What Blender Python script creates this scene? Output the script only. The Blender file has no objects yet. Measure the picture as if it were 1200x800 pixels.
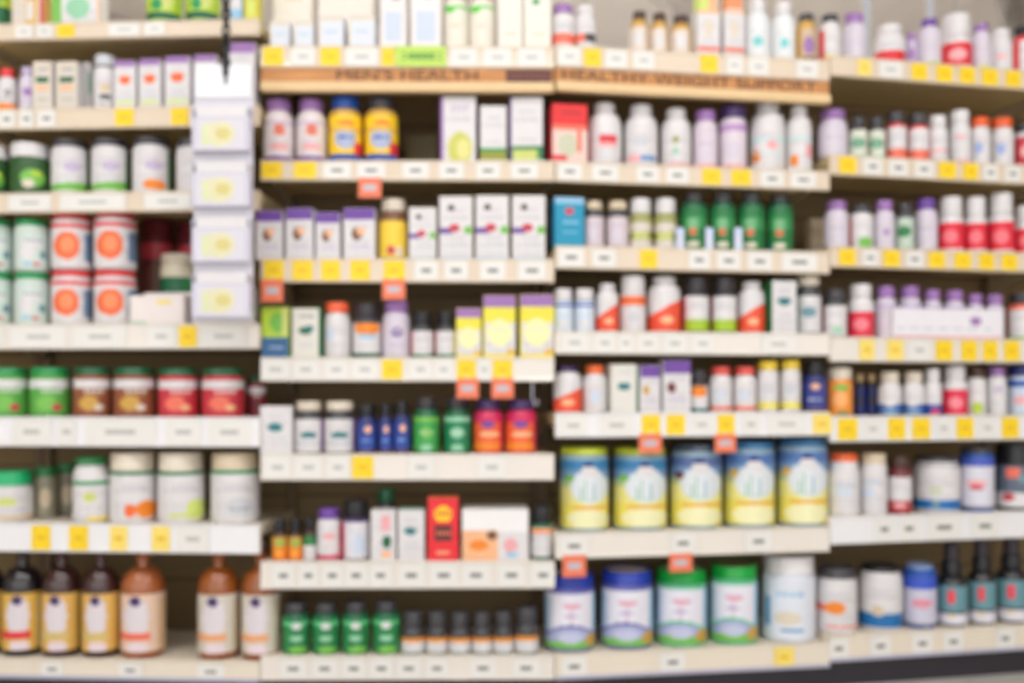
import bpy, math, random
from mathutils import Vector
random.seed(7)
LE = 14.0; WORLD = 1.2; EXPO = 0.6; APERTURE = 2.2
sc = bpy.context.scene
COL = sc.collection
F = 1167.0            # focal length in pixels of the 1200 px wide frame
HY = 455.0            # eye level in the frame
CH = 0.975             # camera height

# ------------------------------------------------------------------ materials
P = dict(
 w=(225,221,222), cream=(224,212,194), beige=(214,196,168), tan=(196,166,120), grey=(150,148,150), lgrey=(204,206,212),
 black=(26,25,30), dark=(52,46,52), char=(66,64,68), red=(226,54,60), coral=(240,116,92), pink=(240,172,176), magenta=(214,42,92),
 orange=(244,138,40), peach=(246,186,140), yellow=(250,206,30), pyellow=(246,222,96), lemon=(240,226,70), lime=(182,210,62), plime=(212,228,120),
 green=(30,150,84), dgreen=(22,100,64), mgreen=(46,128,72), lgreen=(120,190,80), mint=(150,206,170), teal=(44,120,128), blue=(34,84,170), navy=(34,44,110),
 cyan=(20,152,190), sky=(150,196,226), pblue=(206,216,232), lilac=(198,182,210), plilac=(216,206,220), purple=(112,70,160), mpurple=(158,114,178), dpurple=(70,46,100),
 brown=(120,76,50), dbrown=(70,44,34), maroon=(110,34,44), amber=(176,94,42), olive=(150,154,52), gold=(224,180,84), ochre=(206,160,70),
 ygreen=(206,214,120), steel=(150,160,170), rose=(204,64,76), bteal=(110,150,162))
def lin(c):
    c = c / 255.0
    return c / 12.92 if c <= .04045 else ((c + .055) / 1.055) ** 2.4
MC = {}
def mat(col, rough=.4, metal=0.0, var=.06, scale=30.0, trans=0.0, coat=0.0, emis=0.0, bump=0.0):
    """plain coloured surface with a little procedural variation"""
    key = (col, rough, metal, var, scale, trans, coat, emis, bump)
    if key in MC: return MC[key]
    rgb = P[col] if isinstance(col, str) else col
    m = bpy.data.materials.new('surface_' + (col if isinstance(col, str) else 'tone')); m.use_nodes = True
    nt = m.node_tree; b = nt.nodes['Principled BSDF']
    c = [lin(v) for v in rgb]
    tc = nt.nodes.new('ShaderNodeTexCoord'); nz = nt.nodes.new('ShaderNodeTexNoise')
    nz.inputs['Scale'].default_value = scale; nz.inputs['Detail'].default_value = 2
    nt.links.new(tc.outputs['Object'], nz.inputs['Vector'])
    mx = nt.nodes.new('ShaderNodeMix'); mx.data_type = 'RGBA'
    mx.inputs[6].default_value = [v * (1 - var) for v in c] + [1]
    mx.inputs[7].default_value = [min(1, v * (1 + var)) for v in c] + [1]
    nt.links.new(nz.outputs['Fac'], mx.inputs[0]); nt.links.new(mx.outputs[2], b.inputs['Base Color'])
    b.inputs['Roughness'].default_value = rough; b.inputs['Metallic'].default_value = metal
    b.inputs['Transmission Weight'].default_value = trans; b.inputs['Coat Weight'].default_value = coat
    if emis:
        nt.links.new(mx.outputs[2], b.inputs['Emission Color']); b.inputs['Emission Strength'].default_value = emis
    if bump:
        bp = nt.nodes.new('ShaderNodeBump'); bp.inputs['Strength'].default_value = bump; bp.inputs['Distance'].default_value = .002
        nt.links.new(nz.outputs['Fac'], bp.inputs['Height']); nt.links.new(bp.outputs['Normal'], b.inputs['Normal'])
    MC[key] = m
    return m

# ------------------------------------------------------------------ mesh helpers
class MB:
    def __init__(s): s.v = []; s.f = []; s.m = []; s.mats = []
    def mi(s, m):
        if m not in s.mats: s.mats.append(m)
        return s.mats.index(m)
    def box(s, c, d, m, bev=0.0):
        k = s.mi(m); x, y, z = c; a, b, e = d[0]/2, d[1]/2, d[2]/2
        if bev <= 0:
            n = len(s.v)
            for q in ((-1,-1,-1),(1,-1,-1),(1,1,-1),(-1,1,-1),(-1,-1,1),(1,-1,1),(1,1,1),(-1,1,1)):
                s.v.append((x+q[0]*a, y+q[1]*b, z+q[2]*e))
            for f in ((0,3,2,1),(4,5,6,7),(0,1,5,4),(1,2,6,5),(2,3,7,6),(3,0,4,7)):
                s.f.append(tuple(n+i for i in f)); s.m.append(k)
            return
        n = len(s.v)                       # chamfered vertical and horizontal edges
        rings = [(-e, bev), (-e+bev, 0), (e-bev, 0), (e, bev)]
        for zz, ins in rings:
            A, B = a-ins, b-ins; g = bev*.6
            for q in ((-A+g,-B),(A-g,-B),(A,-B+g),(A,B-g),(A-g,B),(-A+g,B),(-A,B-g),(-A,-B+g)):
                s.v.append((x+q[0], y+q[1], z+zz))
        for r in range(3):
            for i in range(8):
                j = (i+1) % 8
                s.f.append((n+r*8+i, n+r*8+j, n+r*8+8+j, n+r*8+8+i)); s.m.append(k)
        s.f.append(tuple(n+i for i in reversed(range(8)))); s.m.append(k)
        s.f.append(tuple(n+24+i for i in range(8))); s.m.append(k)
    def lathe(s, prof, m, seg=32, ribs=0.0, c=(0,0), capb=True, capt=True):
        k = s.mi(m); n = len(s.v)
        for r, z in prof:
            for i in range(seg):
                a = 2*math.pi*i/seg
                rr = r*(1 - (ribs if (i % 2) else 0)) if r > .0005 else r
                s.v.append((c[0]+rr*math.cos(a), c[1]+rr*math.sin(a), z))
        for j in range(len(prof)-1):
            for i in range(seg):
                i2 = (i+1) % seg
                s.f.append((n+j*seg+i, n+j*seg+i2, n+(j+1)*seg+i2, n+(j+1)*seg+i)); s.m.append(k)
        if capb: s.f.append(tuple(n+i for i in reversed(range(seg)))); s.m.append(k)
        if capt: s.f.append(tuple(n+(len(prof)-1)*seg+i for i in range(seg))); s.m.append(k)
    def tube(s, pts, r, m, seg=8):
        k = s.mi(m); n = len(s.v); pts = [Vector(p) for p in pts]
        for i, p in enumerate(pts):
            d = (pts[min(i+1, len(pts)-1)] - pts[max(i-1, 0)]).normalized()
            u = d.cross(Vector((0, .3, 1)) if abs(d.z) < .9 else Vector((1, 0, 0))).normalized(); w = d.cross(u)
            for q in range(seg):
                a = 2*math.pi*q/seg; s.v.append(tuple(p + u*r*math.cos(a) + w*r*math.sin(a)))
        for i in range(len(pts)-1):
            for q in range(seg):
                q2 = (q+1) % seg
                s.f.append((n+i*seg+q, n+i*seg+q2, n+(i+1)*seg+q2, n+(i+1)*seg+q)); s.m.append(k)
        s.f.append(tuple(n+q for q in reversed(range(seg)))); s.m.append(k)
        s.f.append(tuple(n+(len(pts)-1)*seg+q for q in range(seg))); s.m.append(k)
    def build(s, name, parent=None, smooth=True, ang=35):
        me = bpy.data.meshes.new(name); me.from_pydata(s.v, [], s.f)
        for m in s.mats: me.materials.append(m)
        me.polygons.foreach_set('material_index', s.m)
        if smooth:
            me.polygons.foreach_set('use_smooth', [True]*len(s.f))
            me.update(); me.set_sharp_from_angle(angle=math.radians(ang))
        me.update()
        o = bpy.data.objects.new(name, me); COL.objects.link(o)
        if parent is not None: o.parent = parent
        return o
def empty(name):
    o = bpy.data.objects.new(name, None); o.empty_display_size = .05; COL.objects.link(o); return o
def tag(o, label, cat, group=None):
    o['label'] = label; o['category'] = cat
    if group: o['group'] = group
    n = len(label.replace(',', '').split())
    if n > 16 or n < 4: print('LABEL LENGTH', n, label)
def copy_tree(o, parent=None):
    c = o.copy(); COL.objects.link(c)
    for k in ('label', 'group'):
        if k in c: del c[k]
    c.parent = parent
    for ch in o.children: copy_tree(ch, c)
    return c

# ------------------------------------------------------------------ printed surfaces
# a print is a base colour plus ops: ('r',u0,v0,u1,v1,col) ('e',u,v,ru,rv,col) ('t',u0,u1,v,col) ; u -1..1 across the front, v 0..1 upwards
def ink(base, ops, u, v):
    c = base
    for o in ops:
        if o[0] == 'r':
            if o[1] <= u <= o[3] and o[2] <= v <= o[4]: c = o[5]
        elif o[0] == 'e':
            if ((u-o[1])/o[3])**2 + ((v-o[2])/o[4])**2 <= 1: c = o[5]
        elif o[0] == 't':
            if o[1] <= u <= o[2] and abs(v-o[3]) < .028 and (int((u+3)*11) % 3 != 0): c = o[4]
        elif o[0] == 'd':      # band with a slanted upper edge
            if v <= o[1] + o[2]*u: c = o[3]
    return c
def pm(c): return mat(c, .42, 0, .04)
def wrap(mb, r, z0, z1, base, ops, nu=26, nv=30):
    n = len(mb.v); back = 6
    angs = [math.pi*1.5 + (-.5 + i/nu)*math.pi for i in range(nu+1)] + [math.pi*2 + (i+1)/back*math.pi for i in range(back-1)]
    cnt = len(angs)
    for j in range(nv+1):
        z = z0 + (z1-z0)*j/nv
        for a in angs: mb.v.append((r*math.cos(a), r*math.sin(a), z))
    for j in range(nv):
        for i in range(cnt):
            i2 = (i+1) % cnt
            u = math.sin((-.5+(i+.5)/nu)*math.pi) if i < nu else .995
            mb.f.append((n+j*cnt+i, n+j*cnt+i2, n+(j+1)*cnt+i2, n+(j+1)*cnt+i))
            mb.m.append(mb.mi(pm(ink(base, ops, u, (j+.5)/nv))))
def panel(mb, w, z0, z1, y, base, ops, nu=24, nv=32):
    n = len(mb.v)
    for j in range(nv+1):
        for i in range(nu+1): mb.v.append((-w/2+w*i/nu, y, z0+(z1-z0)*j/nv))
    for j in range(nv):
        for i in range(nu):
            mb.f.append((n+j*(nu+1)+i, n+j*(nu+1)+i+1, n+(j+1)*(nu+1)+i+1, n+(j+1)*(nu+1)+i))
            mb.m.append(mb.mi(pm(ink(base, ops, -1+2*(i+.5)/nu, (j+.5)/nv))))

# ------------------------------------------------------------------ product builders: origin at the base centre, front towards -Y
def mk_bottle(s, w, h):
    r = w/2; ch = s.get('ch', .2)*h; cr = s.get('cr', .74)*r; sh = s.get('sh', .1)*h; hb = h-ch-sh
    root = empty(s['n']); body = mat(s.get('body', s['base']), s.get('rough', .3), trans=s.get('trans', 0), coat=.3)
    m = MB(); nr = cr*.86
    prof = [(r*.86, 0), (r*.97, .006*1.0), (r, .014), (r, hb)]
    for i in range(1, 7):
        a = i/6*math.pi/2; prof.append((nr+(r-nr)*math.cos(a), hb+sh*.9*math.sin(a)))
    prof += [(nr, hb+sh), (nr, hb+sh+ch*.4)]
    m.lathe(prof, body); m.build('body', root)
    m = MB(); wrap(m, r+.0006, hb*s.get('l0', .05), hb*s.get('l1', .97), s['base'], s['ops']); m.build('label', root)
    m = MB(); z = hb+sh+.001
    m.lathe([(cr*.98, z), (cr, z+.002), (cr*.99, z+ch*.85), (cr*.93, z+ch-.001), (cr*.55, z+ch-.0005), (cr*.5, z+ch-.002)], mat(s['cap'], .38), 48, .025)
    m.build('cap', root, ang=60)
    if s.get('ring'):
        m = MB(); m.lathe([(cr*1.0, hb+sh*.55), (cr*1.05, hb+sh*.7), (cr*1.02, hb+sh+.0008)], mat(s['ring'], .4), 32); m.build('seal_ring', root)
    return root
def mk_jar(s, w, h):
    r = w/2; ch = s.get('ch', .17)*h; cr = r*s.get('cr', .98); hb = h-ch-.006
    root = empty(s['n']); body = mat(s.get('body', s['base']), .35, coat=.2)
    m = MB(); m.lathe([(r*.9, 0), (r*.98, .004), (r, .01), (r, hb-.012), (r*.98, hb-.004), (r*.9, hb), (r*.9, hb+ch*.5)], body, 40); m.build('body', root)
    m = MB(); wrap(m, r+.0007, .012, hb-.014, s['base'], s['ops'], 36, 40); m.build('label', root)
    m = MB(); z = hb+.003
    m.lathe([(cr*1.01, z), (cr*1.01, z+.003), (cr*.99, z+.004), (cr*.985, z+ch*.85), (cr*.94, z+ch), (cr*.86, z+ch), (cr*.84, z+ch-.003)], mat(s['cap'], .38), 60, .012, capt=False); 
    m.lathe([(cr*.84, z+ch-.003), (cr*.2, z+ch-.0032)], mat(s.get('disc', s['cap']), .45), 60)
    m.build('lid', root, ang=60)
    if s.get('ring'):
        m = MB(); m.lathe([(r*1.01, hb-.011), (r*1.03, hb-.006), (r*1.01, hb-.001)], mat(s['ring'], .4), 40); m.build('seal_ring', root)
    return root
def mk_box(s, w, h):
    d = s.get('d', min(w, .07)*.9)
    m = MB(); side = mat(s.get('side', s['base']), .5, 0, .04); top = mat(s.get('top', s['base']), .5, 0, .04)
    b = .0012
    m.box((0, 0, h/2), (w-.001, d-.001, h), side, b)
    panel(m, w-2*b, b, h-b, -d/2, s['base'], s['ops'])
    m.box((0, 0, h+.0003), (w-.004, d-.004, .0006), top)
    m.box((0, d/2-.001, h+.0008), (w*.96, .001, .0016), side)
    o = m.build(s['n'], smooth=False)
    return o
def mk_tray(s, w, h):
    """open display carton: low front with print, higher back"""
    d = s.get('d', .12); root = empty(s['n']); cm = mat(s['base'], .6)
    m = MB(); t = .003
    m.box((0, 0, t/2), (w, d, t), cm); m.box((0, -d/2+t/2, h/2), (w, t, h), cm)
    m.box((-w/2+t/2, 0, h/2), (t, d, h), cm); m.box((w/2-t/2, 0, h/2), (t, d, h), cm); m.box((0, d/2-t/2, h*.6), (w, t, h*1.2), cm)
    m.build('carton', root, smooth=False)
    m = MB(); panel(m, w*.98, h*.03, h*.97, -d/2-.0006, s['base'], s['ops'], 30, 14); m.build('printed_front', root, smooth=False)
    return root
def mk_vinegar(s, w, h):
    r = w/2; root = empty(s['n']); gl = mat(s['body'], .12, trans=.25, coat=.6)
    m = MB(); hb = h*.6
    prof = [(r*.8, 0), (r*.95, .004), (r, .014), (r, hb)]
    for i in range(1, 9):
        a = i/8*math.pi/2; prof.append((r*.3+(r*.7)*math.cos(a)**1.25, hb+h*.17*math.sin(a)))
    prof += [(r*.27, h*.84), (r*.27, h*.86), (r*.34, h*.87), (r*.34, h*.885), (r*.28, h*.89), (r*.28, h*.95)]
    m.lathe(prof, gl, 40); m.build('glass_body', root)
    m = MB(); wrap(m, r+.0008, h*.06, hb*.92, s['base'], s['ops']); m.build('label', root)
    m = MB(); wrap(m, r*.355, h*.80+.012, h*.86, s['body'], [('r', -1, .3, 1, .6, 'brown')], 12, 4); m.build('neck_label', root)
    m = MB(); m.lathe([(r*.36, h*.9), (r*.37, h*.905), (r*.36, h*.99), (r*.32, h)], mat(s['cap'], .4), 36, .03); m.build('screw_cap', root)
    return root
def mk_dropper(s, w, h):
    r = w/2; root = empty(s['n']); m = MB(); hb = h*.5
    prof = [(r*.88, 0), (r, .008), (r, hb)]
    for i in range(1, 7):
        a = i/6*math.pi/2; prof.append((r*.45+r*.55*math.cos(a), hb+h*.1*math.sin(a)))
    prof += [(r*.44, h*.62), (r*.44, h*.66)]
    m.lathe(prof, mat(s['body'], .15, coat=.5)); m.build('body', root)
    m = MB(); wrap(m, r+.0007, .01, hb*.98, s['base'], s['ops']); m.build('label', root)
    m = MB(); m.lathe([(r*.64, h*.61), (r*.66, h*.62), (r*.64, h*.76), (r*.56, h*.77)], mat(s['cap'], .4), 36, .03); m.build('collar', root, ang=60)
    m = MB(); m.lathe([(r*.48, h*.765), (r*.52, h*.8), (r*.5, h*.92), (r*.36, h*.985), (r*.1, h)], mat('dark', .5), 24); m.build('bulb', root)
    return root
def mk_pouch(s, w, h):
    """canister with deep printed sleeve and snap lid, the rim rolled"""
    return mk_jar(s, w, h)
MK = dict(bottle=mk_bottle, jar=mk_jar, box=mk_box, tray=mk_tray, vinegar=mk_vinegar, dropper=mk_dropper)
NM = dict(bottle='supplement_bottle', jar='supplement_jar', box='supplement_box', tray='display_tray', vinegar='vinegar_bottle', dropper='dropper_bottle')
CT = dict(bottle='bottle', jar='jar', box='box', tray='display tray', vinegar='bottle', dropper='bottle')

# ------------------------------------------------------------------ the run of four bays, plan view
def X(px, Y): return (px-600)*Y/F
PTS = {1: (None, (X(305, 3.08), 3.08)), 2: ((X(305, 3.08), 3.08), (X(650, 3.09), 3.09)),
       3: ((X(650, 3.09), 3.09), (X(972, 3.235), 3.235)), 4: ((X(972, 3.235), 3.235), None)}
class Bay: pass
BAYS = {}
def setbay(k, p0, p1):
    b = Bay(); b.p = Vector(p0); q = Vector(p1); b.L = (q-b.p).length; b.t = (q-b.p).normalized(); b.n = Vector((-b.t.y, b.t.x)); b.rz = math.atan2(b.t.y, b.t.x)
    BAYS[k] = b
a = Vector((X(0, 3.13), 3.13)); e = Vector(PTS[1][1]); setbay(1, e+(a-e).normalized()*.914, e)
b1 = BAYS[1].p; setbay(0, b1-BAYS[1].t*.914, b1)
setbay(2, *PTS[2]); setbay(3, *PTS[3])
a = Vector(PTS[4][0]); e = Vector((X(1200, 3.39), 3.39)); setbay(4, a, a+(e-a).normalized()*.914)
q = BAYS[4].p+BAYS[4].t*.914; setbay(5, q, q+BAYS[4].t*.914)
def at(k, px, d):
    """plan position on bay k, d metres behind its front edge, where the sight line of frame column px passes"""
    b = BAYS[k]; c = b.p + b.n*d; m = (px-600)/F
    s = (m*c.y-c.x)/(b.t.x-m*b.t.y)
    return c + b.t*s, s
def zat(py, Y): return CH+(HY-py)*Y/F
# lip top / bottom rows in the frame at the bay's left end (bay 1: at its right end)
LIP = {
 1: [(21,42),(122,148),(222,247),(378,409),(488,524),(614,649),(775,799)],
 2: [(53,80),(187,212),(302,331),(418,447),(531,563),(657,690),(768,797)],
 3: [(52,79),(188,213),(287,315),(387,415),(483,513),(624,655),(766,796)],
 4: [(64,89),(180,205),(288,313),(394,424),(487,518),(605,638),(744,775)]}
ZT, ZB = {}, {}
for k, rows in LIP.items():
    Yr = BAYS[k].p.y if k != 1 else 3.08
    for i, (a, b) in enumerate(rows):
        ZT[k, i+1] = zat(a, Yr); ZB[k, i+1] = zat(b, Yr)
for i in range(1, 8):
    for k, j in ((0, 1), (5, 4)): ZT[k, i] = ZT[j, i]; ZB[k, i] = ZB[j, i]
ORD = ['', 'first', 'second', 'third', 'fourth', 'fifth', 'sixth', 'seventh', 'eighth', 'ninth', 'tenth', 'eleventh', 'twelfth']
NUM = ['', 'one', 'two', 'three', 'four', 'five', 'six', 'seven', 'eight', 'nine', 'ten', 'eleven', 'twelve']
SH = ['', 'top shelf', 'second shelf down', 'third shelf down', 'fourth shelf down', 'fifth shelf down', 'sixth shelf down', 'bottom shelf']
BN = ['bay beyond the far-left bay', 'far-left bay', 'centre-left bay', 'centre-right bay', 'far-right bay', 'bay beyond the far-right bay']
steel = mat((206,190,164), .45, 0, .04, 8); DEP = .40
def place(o, k, px, d, z):
    c, _ = at(k, px, d); o.location = (c.x, c.y, z); o.rotation_euler = (0, 0, BAYS[k].rz)
def place_s(o, k, s, d, z):
    b = BAYS[k]; c = b.p+b.t*s+b.n*d; o.location = (c.x, c.y, z); o.rotation_euler = (0, 0, b.rz)
panel_m = mat((138,116,80), .7, 0, .12, 6)
for k in range(6):
    b = BAYS[k]; L = b.L
    fr = empty('shelving_frame'); place_s(fr, k, L/2, 0, 0)
    tag(fr, f'brown backed shelving frame holding the shelves of the {BN[k]}', 'shelving', 'joined frames of the shelving run')
    top = ZT[k, 1]
    m = MB(); m.box((0, DEP+.03, top/2+.03), (L-.004, .012, top+.05), panel_m)
    z = .3
    while z < top-.05:
        m.box((0, DEP+.0235, z), (L-.03, .003, .012), mat((112,90,60), .7)); z += .1
    m.build('back_panel', fr, smooth=False)
    for sx in (-1, 1):
        m = MB(); m.box((sx*(L/2-.016), DEP+.012, top/2+.05), (.028, .02, top+.09), mat((120,98,70), .5, .2), .002)
        m.build('upright', fr, smooth=False)
    m = MB(); kz = ZB[k, 7]+.012; m.box((0, .035, kz/2), (L-.002, .02, kz), mat((44,40,48), .5)); m.box((0, .047, .008), (L-.002, .006, .016), mat((30,28,34), .5)); m.build('kick_plate', fr, smooth=False)
    if k == 4:
        for px in (1015, 1090):
            c, s = at(k, px, DEP+.05)
            m = MB(); m.box((s-L/2, DEP+.05, 1.75), (.024, .02, 1.9), mat((200,204,214), .35, .3), .003); m.build('extension_post', fr, smooth=False)
    for i in range(1, 8):
        zt, zb = ZT[k, i], ZB[k, i]; hl = zt-zb
        r = empty('display_shelf'); place_s(r, k, L/2, 0, zt)
        tag(r, f'cream metal shelf with price rail, {SH[i]}, {BN[k]}', 'shelf', 'metal shelves of the wall run')
        W = L-.004
        sm = mat((216,196,150), .5, 0, .05, 8) if i < 6 else mat((230,218,198), .5, 0, .05, 8)  # upper boards tan: the shade on their undersides is put into the colour
        m = MB(); m.box((0, DEP/2+.008, -.004-.016), (W-.004, DEP-.012, .03), sm, .002)
        m.box((0, .012, -hl/2), (W, .016, hl-.004), sm, .003); m.build('board', r, smooth=False)
        rail = mat((226,208,186) if i < 4 else ((232,224,214) if i == 4 or k == 2 or (k == 3 and i == 6) else ((232,220,202) if i == 7 else (238,236,238))), .28, 0, .03, 6, coat=.4)
        m = MB(); e = hl*.5                      # price rail: slightly tipped face with rolled top and bottom edges
        prof = [(-.001, -.001), (-.006, -.002), (-.0075, -.006), (-.005, -.010), (-.007, -hl+.012), (-.010, -hl+.006), (-.008, -hl+.001), (-.001, -hl)]
        n = len(m.v)
        for sx in (-W/2, W/2):
            for y, z in prof: m.v.append((sx, y+.003, z))
        kk = m.mi(rail); q = len(prof)
        for j in range(q-1): m.f.append((n+j, n+j+1, n+q+j+1, n+q+j)); m.m.append(kk)
        m.f.append(tuple(n+j for j in range(q))); m.m.append(kk); m.f.append(tuple(n+q+j for j in reversed(range(q)))); m.m.append(kk)
        m.build('price_rail', r, smooth=False)
        if i == 7 and k != 2:
            m = MB(); m.box((0, -.0075, -hl+.006), (W, .004, .012), mat((186,184,202), .3, coat=.4), .001); m.build('rail_edge', r, smooth=False)
        if i < 7:
            for sx in (-1, 1):
                m = MB(); m.v += [(sx*(W/2-.012)+dx, y, z) for dx in (-.0015, .0015) for y, z in ((.03, -.036), (DEP, -.036), (DEP, -.11), (.3, -.07))]
                kk = m.mi(steel)
                for f in ((0,1,2,3),(7,6,5,4),(0,4,5,1),(1,5,6,2),(2,6,7,3),(3,7,4,0)): m.f.append(f); m.m.append(kk)
                m.build('bracket', r, smooth=False)

# ------------------------------------------------------------------ goods
ROWS = []
def R(bay, shelf, kind, desc, style, spots, plural=None, d=.012, lift=0.0, tilt=0.0, name=None, cat=None, group=None):
    ROWS.append((bay, shelf, kind, desc, style, spots, d, lift, tilt, name, cat, group))
FINE = [('e',0,.78,.55,.045,(216,208,214)),('t',-.75,.75,.66,(200,198,200)),('t',-.7,.7,.34,(204,202,204)),('t',-.8,.8,.22,(200,200,206)),('t',-.8,.8,.1,(206,204,206))]
def st(base, ops=(), cap='w', **k):      # pale labels carry rows of fine grey print under their main shapes
    return dict(base=base, ops=(FINE if base in ('w', 'cream', 'plilac') else [])+list(ops), cap=cap, **k)
TX = lambda c='grey', a=-.6, b=.6, *vs: [('t', a, b, v, c) for v in (vs or (.72, .5, .3))]
# --- far-left bay
R(1,1,'jar','dark green tub cut by the frame edge',st('lime',[('r',-1,0,1,.35,'dgreen'),('e',0,.6,.6,.2,'lgreen')],'w'),[(-20,14,-48)])
R(1,1,'box','cream carton with gold side print',st('cream',[('r',-.2,0,.6,.5,'gold'),('r',-.1,.1,.3,.4,'w'),('r',.75,0,1,1,'rose')],top='cream',side='gold'),[(19,60,-40)])
R(1,1,'box','pale green and white carton',st('w',[('r',-1,0,-.6,1,'lgreen'),('e',.1,.3,.5,.2,'mint'),('r',.9,0,1,1,'peach')]),[(64,124,-36)])
R(1,1,'jar','lime jar with dark green foot',st('lime',[('r',-1,0,1,.14,'dgreen'),('e',.1,.5,.5,.3,'ygreen'),('e',-.4,.3,.3,.12,'green')],'green'),[(172,214,-50),(218,258,-50)])
R(1,1,'box','small pale blue carton behind black chain',st('sky',[('r',-1,.3,1,.6,'w')]),[(272,286,-20)])
R(1,1,'box','lime yellow carton at shelf end',st((214,206,70),[('r',-.3,.1,.4,.4,'plime')]),[(288,306,-36)])
R(1,2,'bottle','white bottle with red cap and orange band',st('w',[('r',-1,0,1,.22,'orange'),('e',0,.6,.4,.12,'grey'),*TX('grey',-.5,.5,.4)],'red'),[(-2,20,82)])
R(1,2,'bottle','lilac white bottle with lilac cap',st('plilac',[('e',0,.6,.5,.16,'mpurple'),*TX('lilac',-.6,.6,.3)],'lilac'),[(23,42,80)])
R(1,2,'box','white carton with dark green band',st('cream',[('r',-.7,.55,.7,.7,'dgreen'),('r',-.7,.42,.7,.5,'peach'),*TX('grey',-.6,.6,.85,.2)],side='w'),[(43,67,72),(70,97,72)])
R(1,2,'box','narrow white carton with green edge',st('w',[('r',.5,.4,1,.8,'green')]),[(99,109,73,.07)])
R(1,2,'bottle','white bottle with grey lid and dark neck',st('w',[('e',0,.55,.5,.14,'beige'),('r',-.5,.25,.5,.36,'char'),*TX('grey',-.6,.6,.1)],'lgrey',ring='char',cr=.9),[(110,137,67)])
R(1,2,'box','purple topped white carton with orange spot',st('w',[('r',-1,.86,1,1,'mpurple'),('e',.0,.6,.55,.1,(240,112,60)),('r',-.8,.08,.8,.16,'plime'),*TX('lgrey',-.6,.6,.34,.26)],side='w',top='purple'),[(138,164,71),(167,194,69),(197,228,66),(231,258,64)])
R(1,2,'box','tall purple topped white carton beside leaflet strip',st('w',[('r',-1,.84,1,1,'mpurple'),('r',-.4,.2,.5,.34,'ygreen')],top='purple'),[(271,303,50)])
R(1,3,'jar','dark green jar with white lid',st((52,92,48),[('e',.1,.45,.6,.3,'lgreen'),('e',-.1,.25,.3,.15,'cream'),('e',.3,.6,.3,.1,'lime')],'w',ch=.26),[(-30,10,171),(13,59,170)])
R(1,3,'jar','white jar with black lid and green foot',st('w',[('d',.2,.05,'lgreen'),('e',.1,.6,.5,.12,'lilac'),*TX('lgrey',-.6,.6,.8,.4),('r',.86,0,1,1,'mgreen')],'char',ch=.13),[(61,103,165),(108,150,164)])
R(1,3,'jar','white jar with black lid and orange foot',st('w',[('e',.1,.12,.6,.14,'orange'),('e',.1,.6,.5,.12,'lilac'),('r',.84,0,1,1,'green')],'char',ch=.13),[(156,200,163)])
R(1,3,'jar','plain white jar with black lid beside leaflet strip',st('w',[*TX('lgrey',-.6,.6,.7,.4)],'char',ch=.13),[(207,247,165)])
J=st((208,222,214),[('e',0,.66,.6,.12,'w'),('e',-.3,.4,.4,.2,'w'),('e',.6,.35,.2,.1,'bteal'),('r',-.5,.04,-.1,.14,'sky'),('r',0,.06,.4,.12,'rose'),*TX('bteal',-.6,.6,.72)],'green',ch=.11)
R(1,4,'jar','lower pale blue green jar with green lid',J,[(-26,15,320),(18,57,320)],lift=0)
R(1,4,'jar','upper pale blue green jar with green lid',J,[(-26,15,258),(18,57,258)],lift=-1)
J=st('w',[('r',-1,.78,1,.86,'w'),('e',-.25,.47,.62,.34,(244,112,66)),('e',-.25,.5,.34,.18,(250,146,96)),('r',.55,.1,1,.78,(120,142,176)),('r',-1,.9,1,1,'red'),('r',.72,.15,1,.8,(110,130,160)),('r',-1,.0,1,.1,'w')],'red',ch=.09)
R(1,4,'jar','lower white jar with red lid and orange picture',J,[(61,108,318),(111,160,318)])
R(1,4,'jar','upper white jar with red lid and orange picture',J,[(61,108,252),(111,160,250)],lift=-1)
R(1,4,'jar','dark maroon tub set back behind red lidded jars',st('maroon',[('e',0,.5,.6,.3,'brown'),('r',-1,.8,1,1,'rose')],'maroon'),[(164,204,258,.245),(208,246,262,.245)])
R(1,4,'tray','white display tray with leaflet print',st((238,228,224),[('t',-.8,-.1,.5,'grey'),('r',-1,0,-.4,.08,'mint'),('r',.0,.7,.5,.85,'pyellow')],d=.1),[(158,226,346)])
R(1,4,'jar','cream tub with dark green band behind display tray',st((214,204,180),[('r',-1,.5,.2,.82,'dgreen'),('r',.2,.5,1,.82,'mgreen')],'cream',ch=.12),[(188,233,298,.118)])
R(1,4,'box','wide white carton below leaflet strip',st('w',[('r',-.6,.78,-.1,.86,'gold'),('t',-.6,.3,.5,'lgrey'),('r',-.3,.05,.1,.12,'peach'),('r',.7,.05,1,.14,'peach')],d=.06),[(228,302,336)])
R(1,4,'bottle','small black bottle in front of white carton',st('black',[('e',0,.2,.6,.14,'grey')],'black',body='black'),[(273,286,338,-.0)],d=-.0)
ROWS[-1]=(1,4,'bottle','small black bottle standing behind the wide white carton',ROWS[-1][4],[(273,286,318,.09)],.09,0,0,None,None,None)
J=lambda c,c2,f:st(c,[('r',-1,.76,1,1,'w'),('e',-.2,.3,.5,.22,c2),('e',.3,.18,.25,.1,f),('t',-.6,.6,.66,'w'),('t',-.5,.5,.58,c2)],'dgreen' if c!=(92,170,74) else 'green',ch=.13,disc='dgreen')
R(1,5,'jar','green canister with green lid',J((92,170,74),'lgreen','rose'),[(-14,34,430),(36,82,430)])
R(1,5,'jar','brown canister with dark green lid',J((150,86,60),'ochre','cream'),[(87,131,430),(134,182,430)])
R(1,5,'jar','red canister with dark green lid',J((206,58,72),'coral','peach'),[(186,233,431),(237,287,431)])
R(1,5,'jar','dark red canister set back at shelf end',J((140,40,52),'maroon','brown'),[(290,312,440,.12)])
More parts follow.
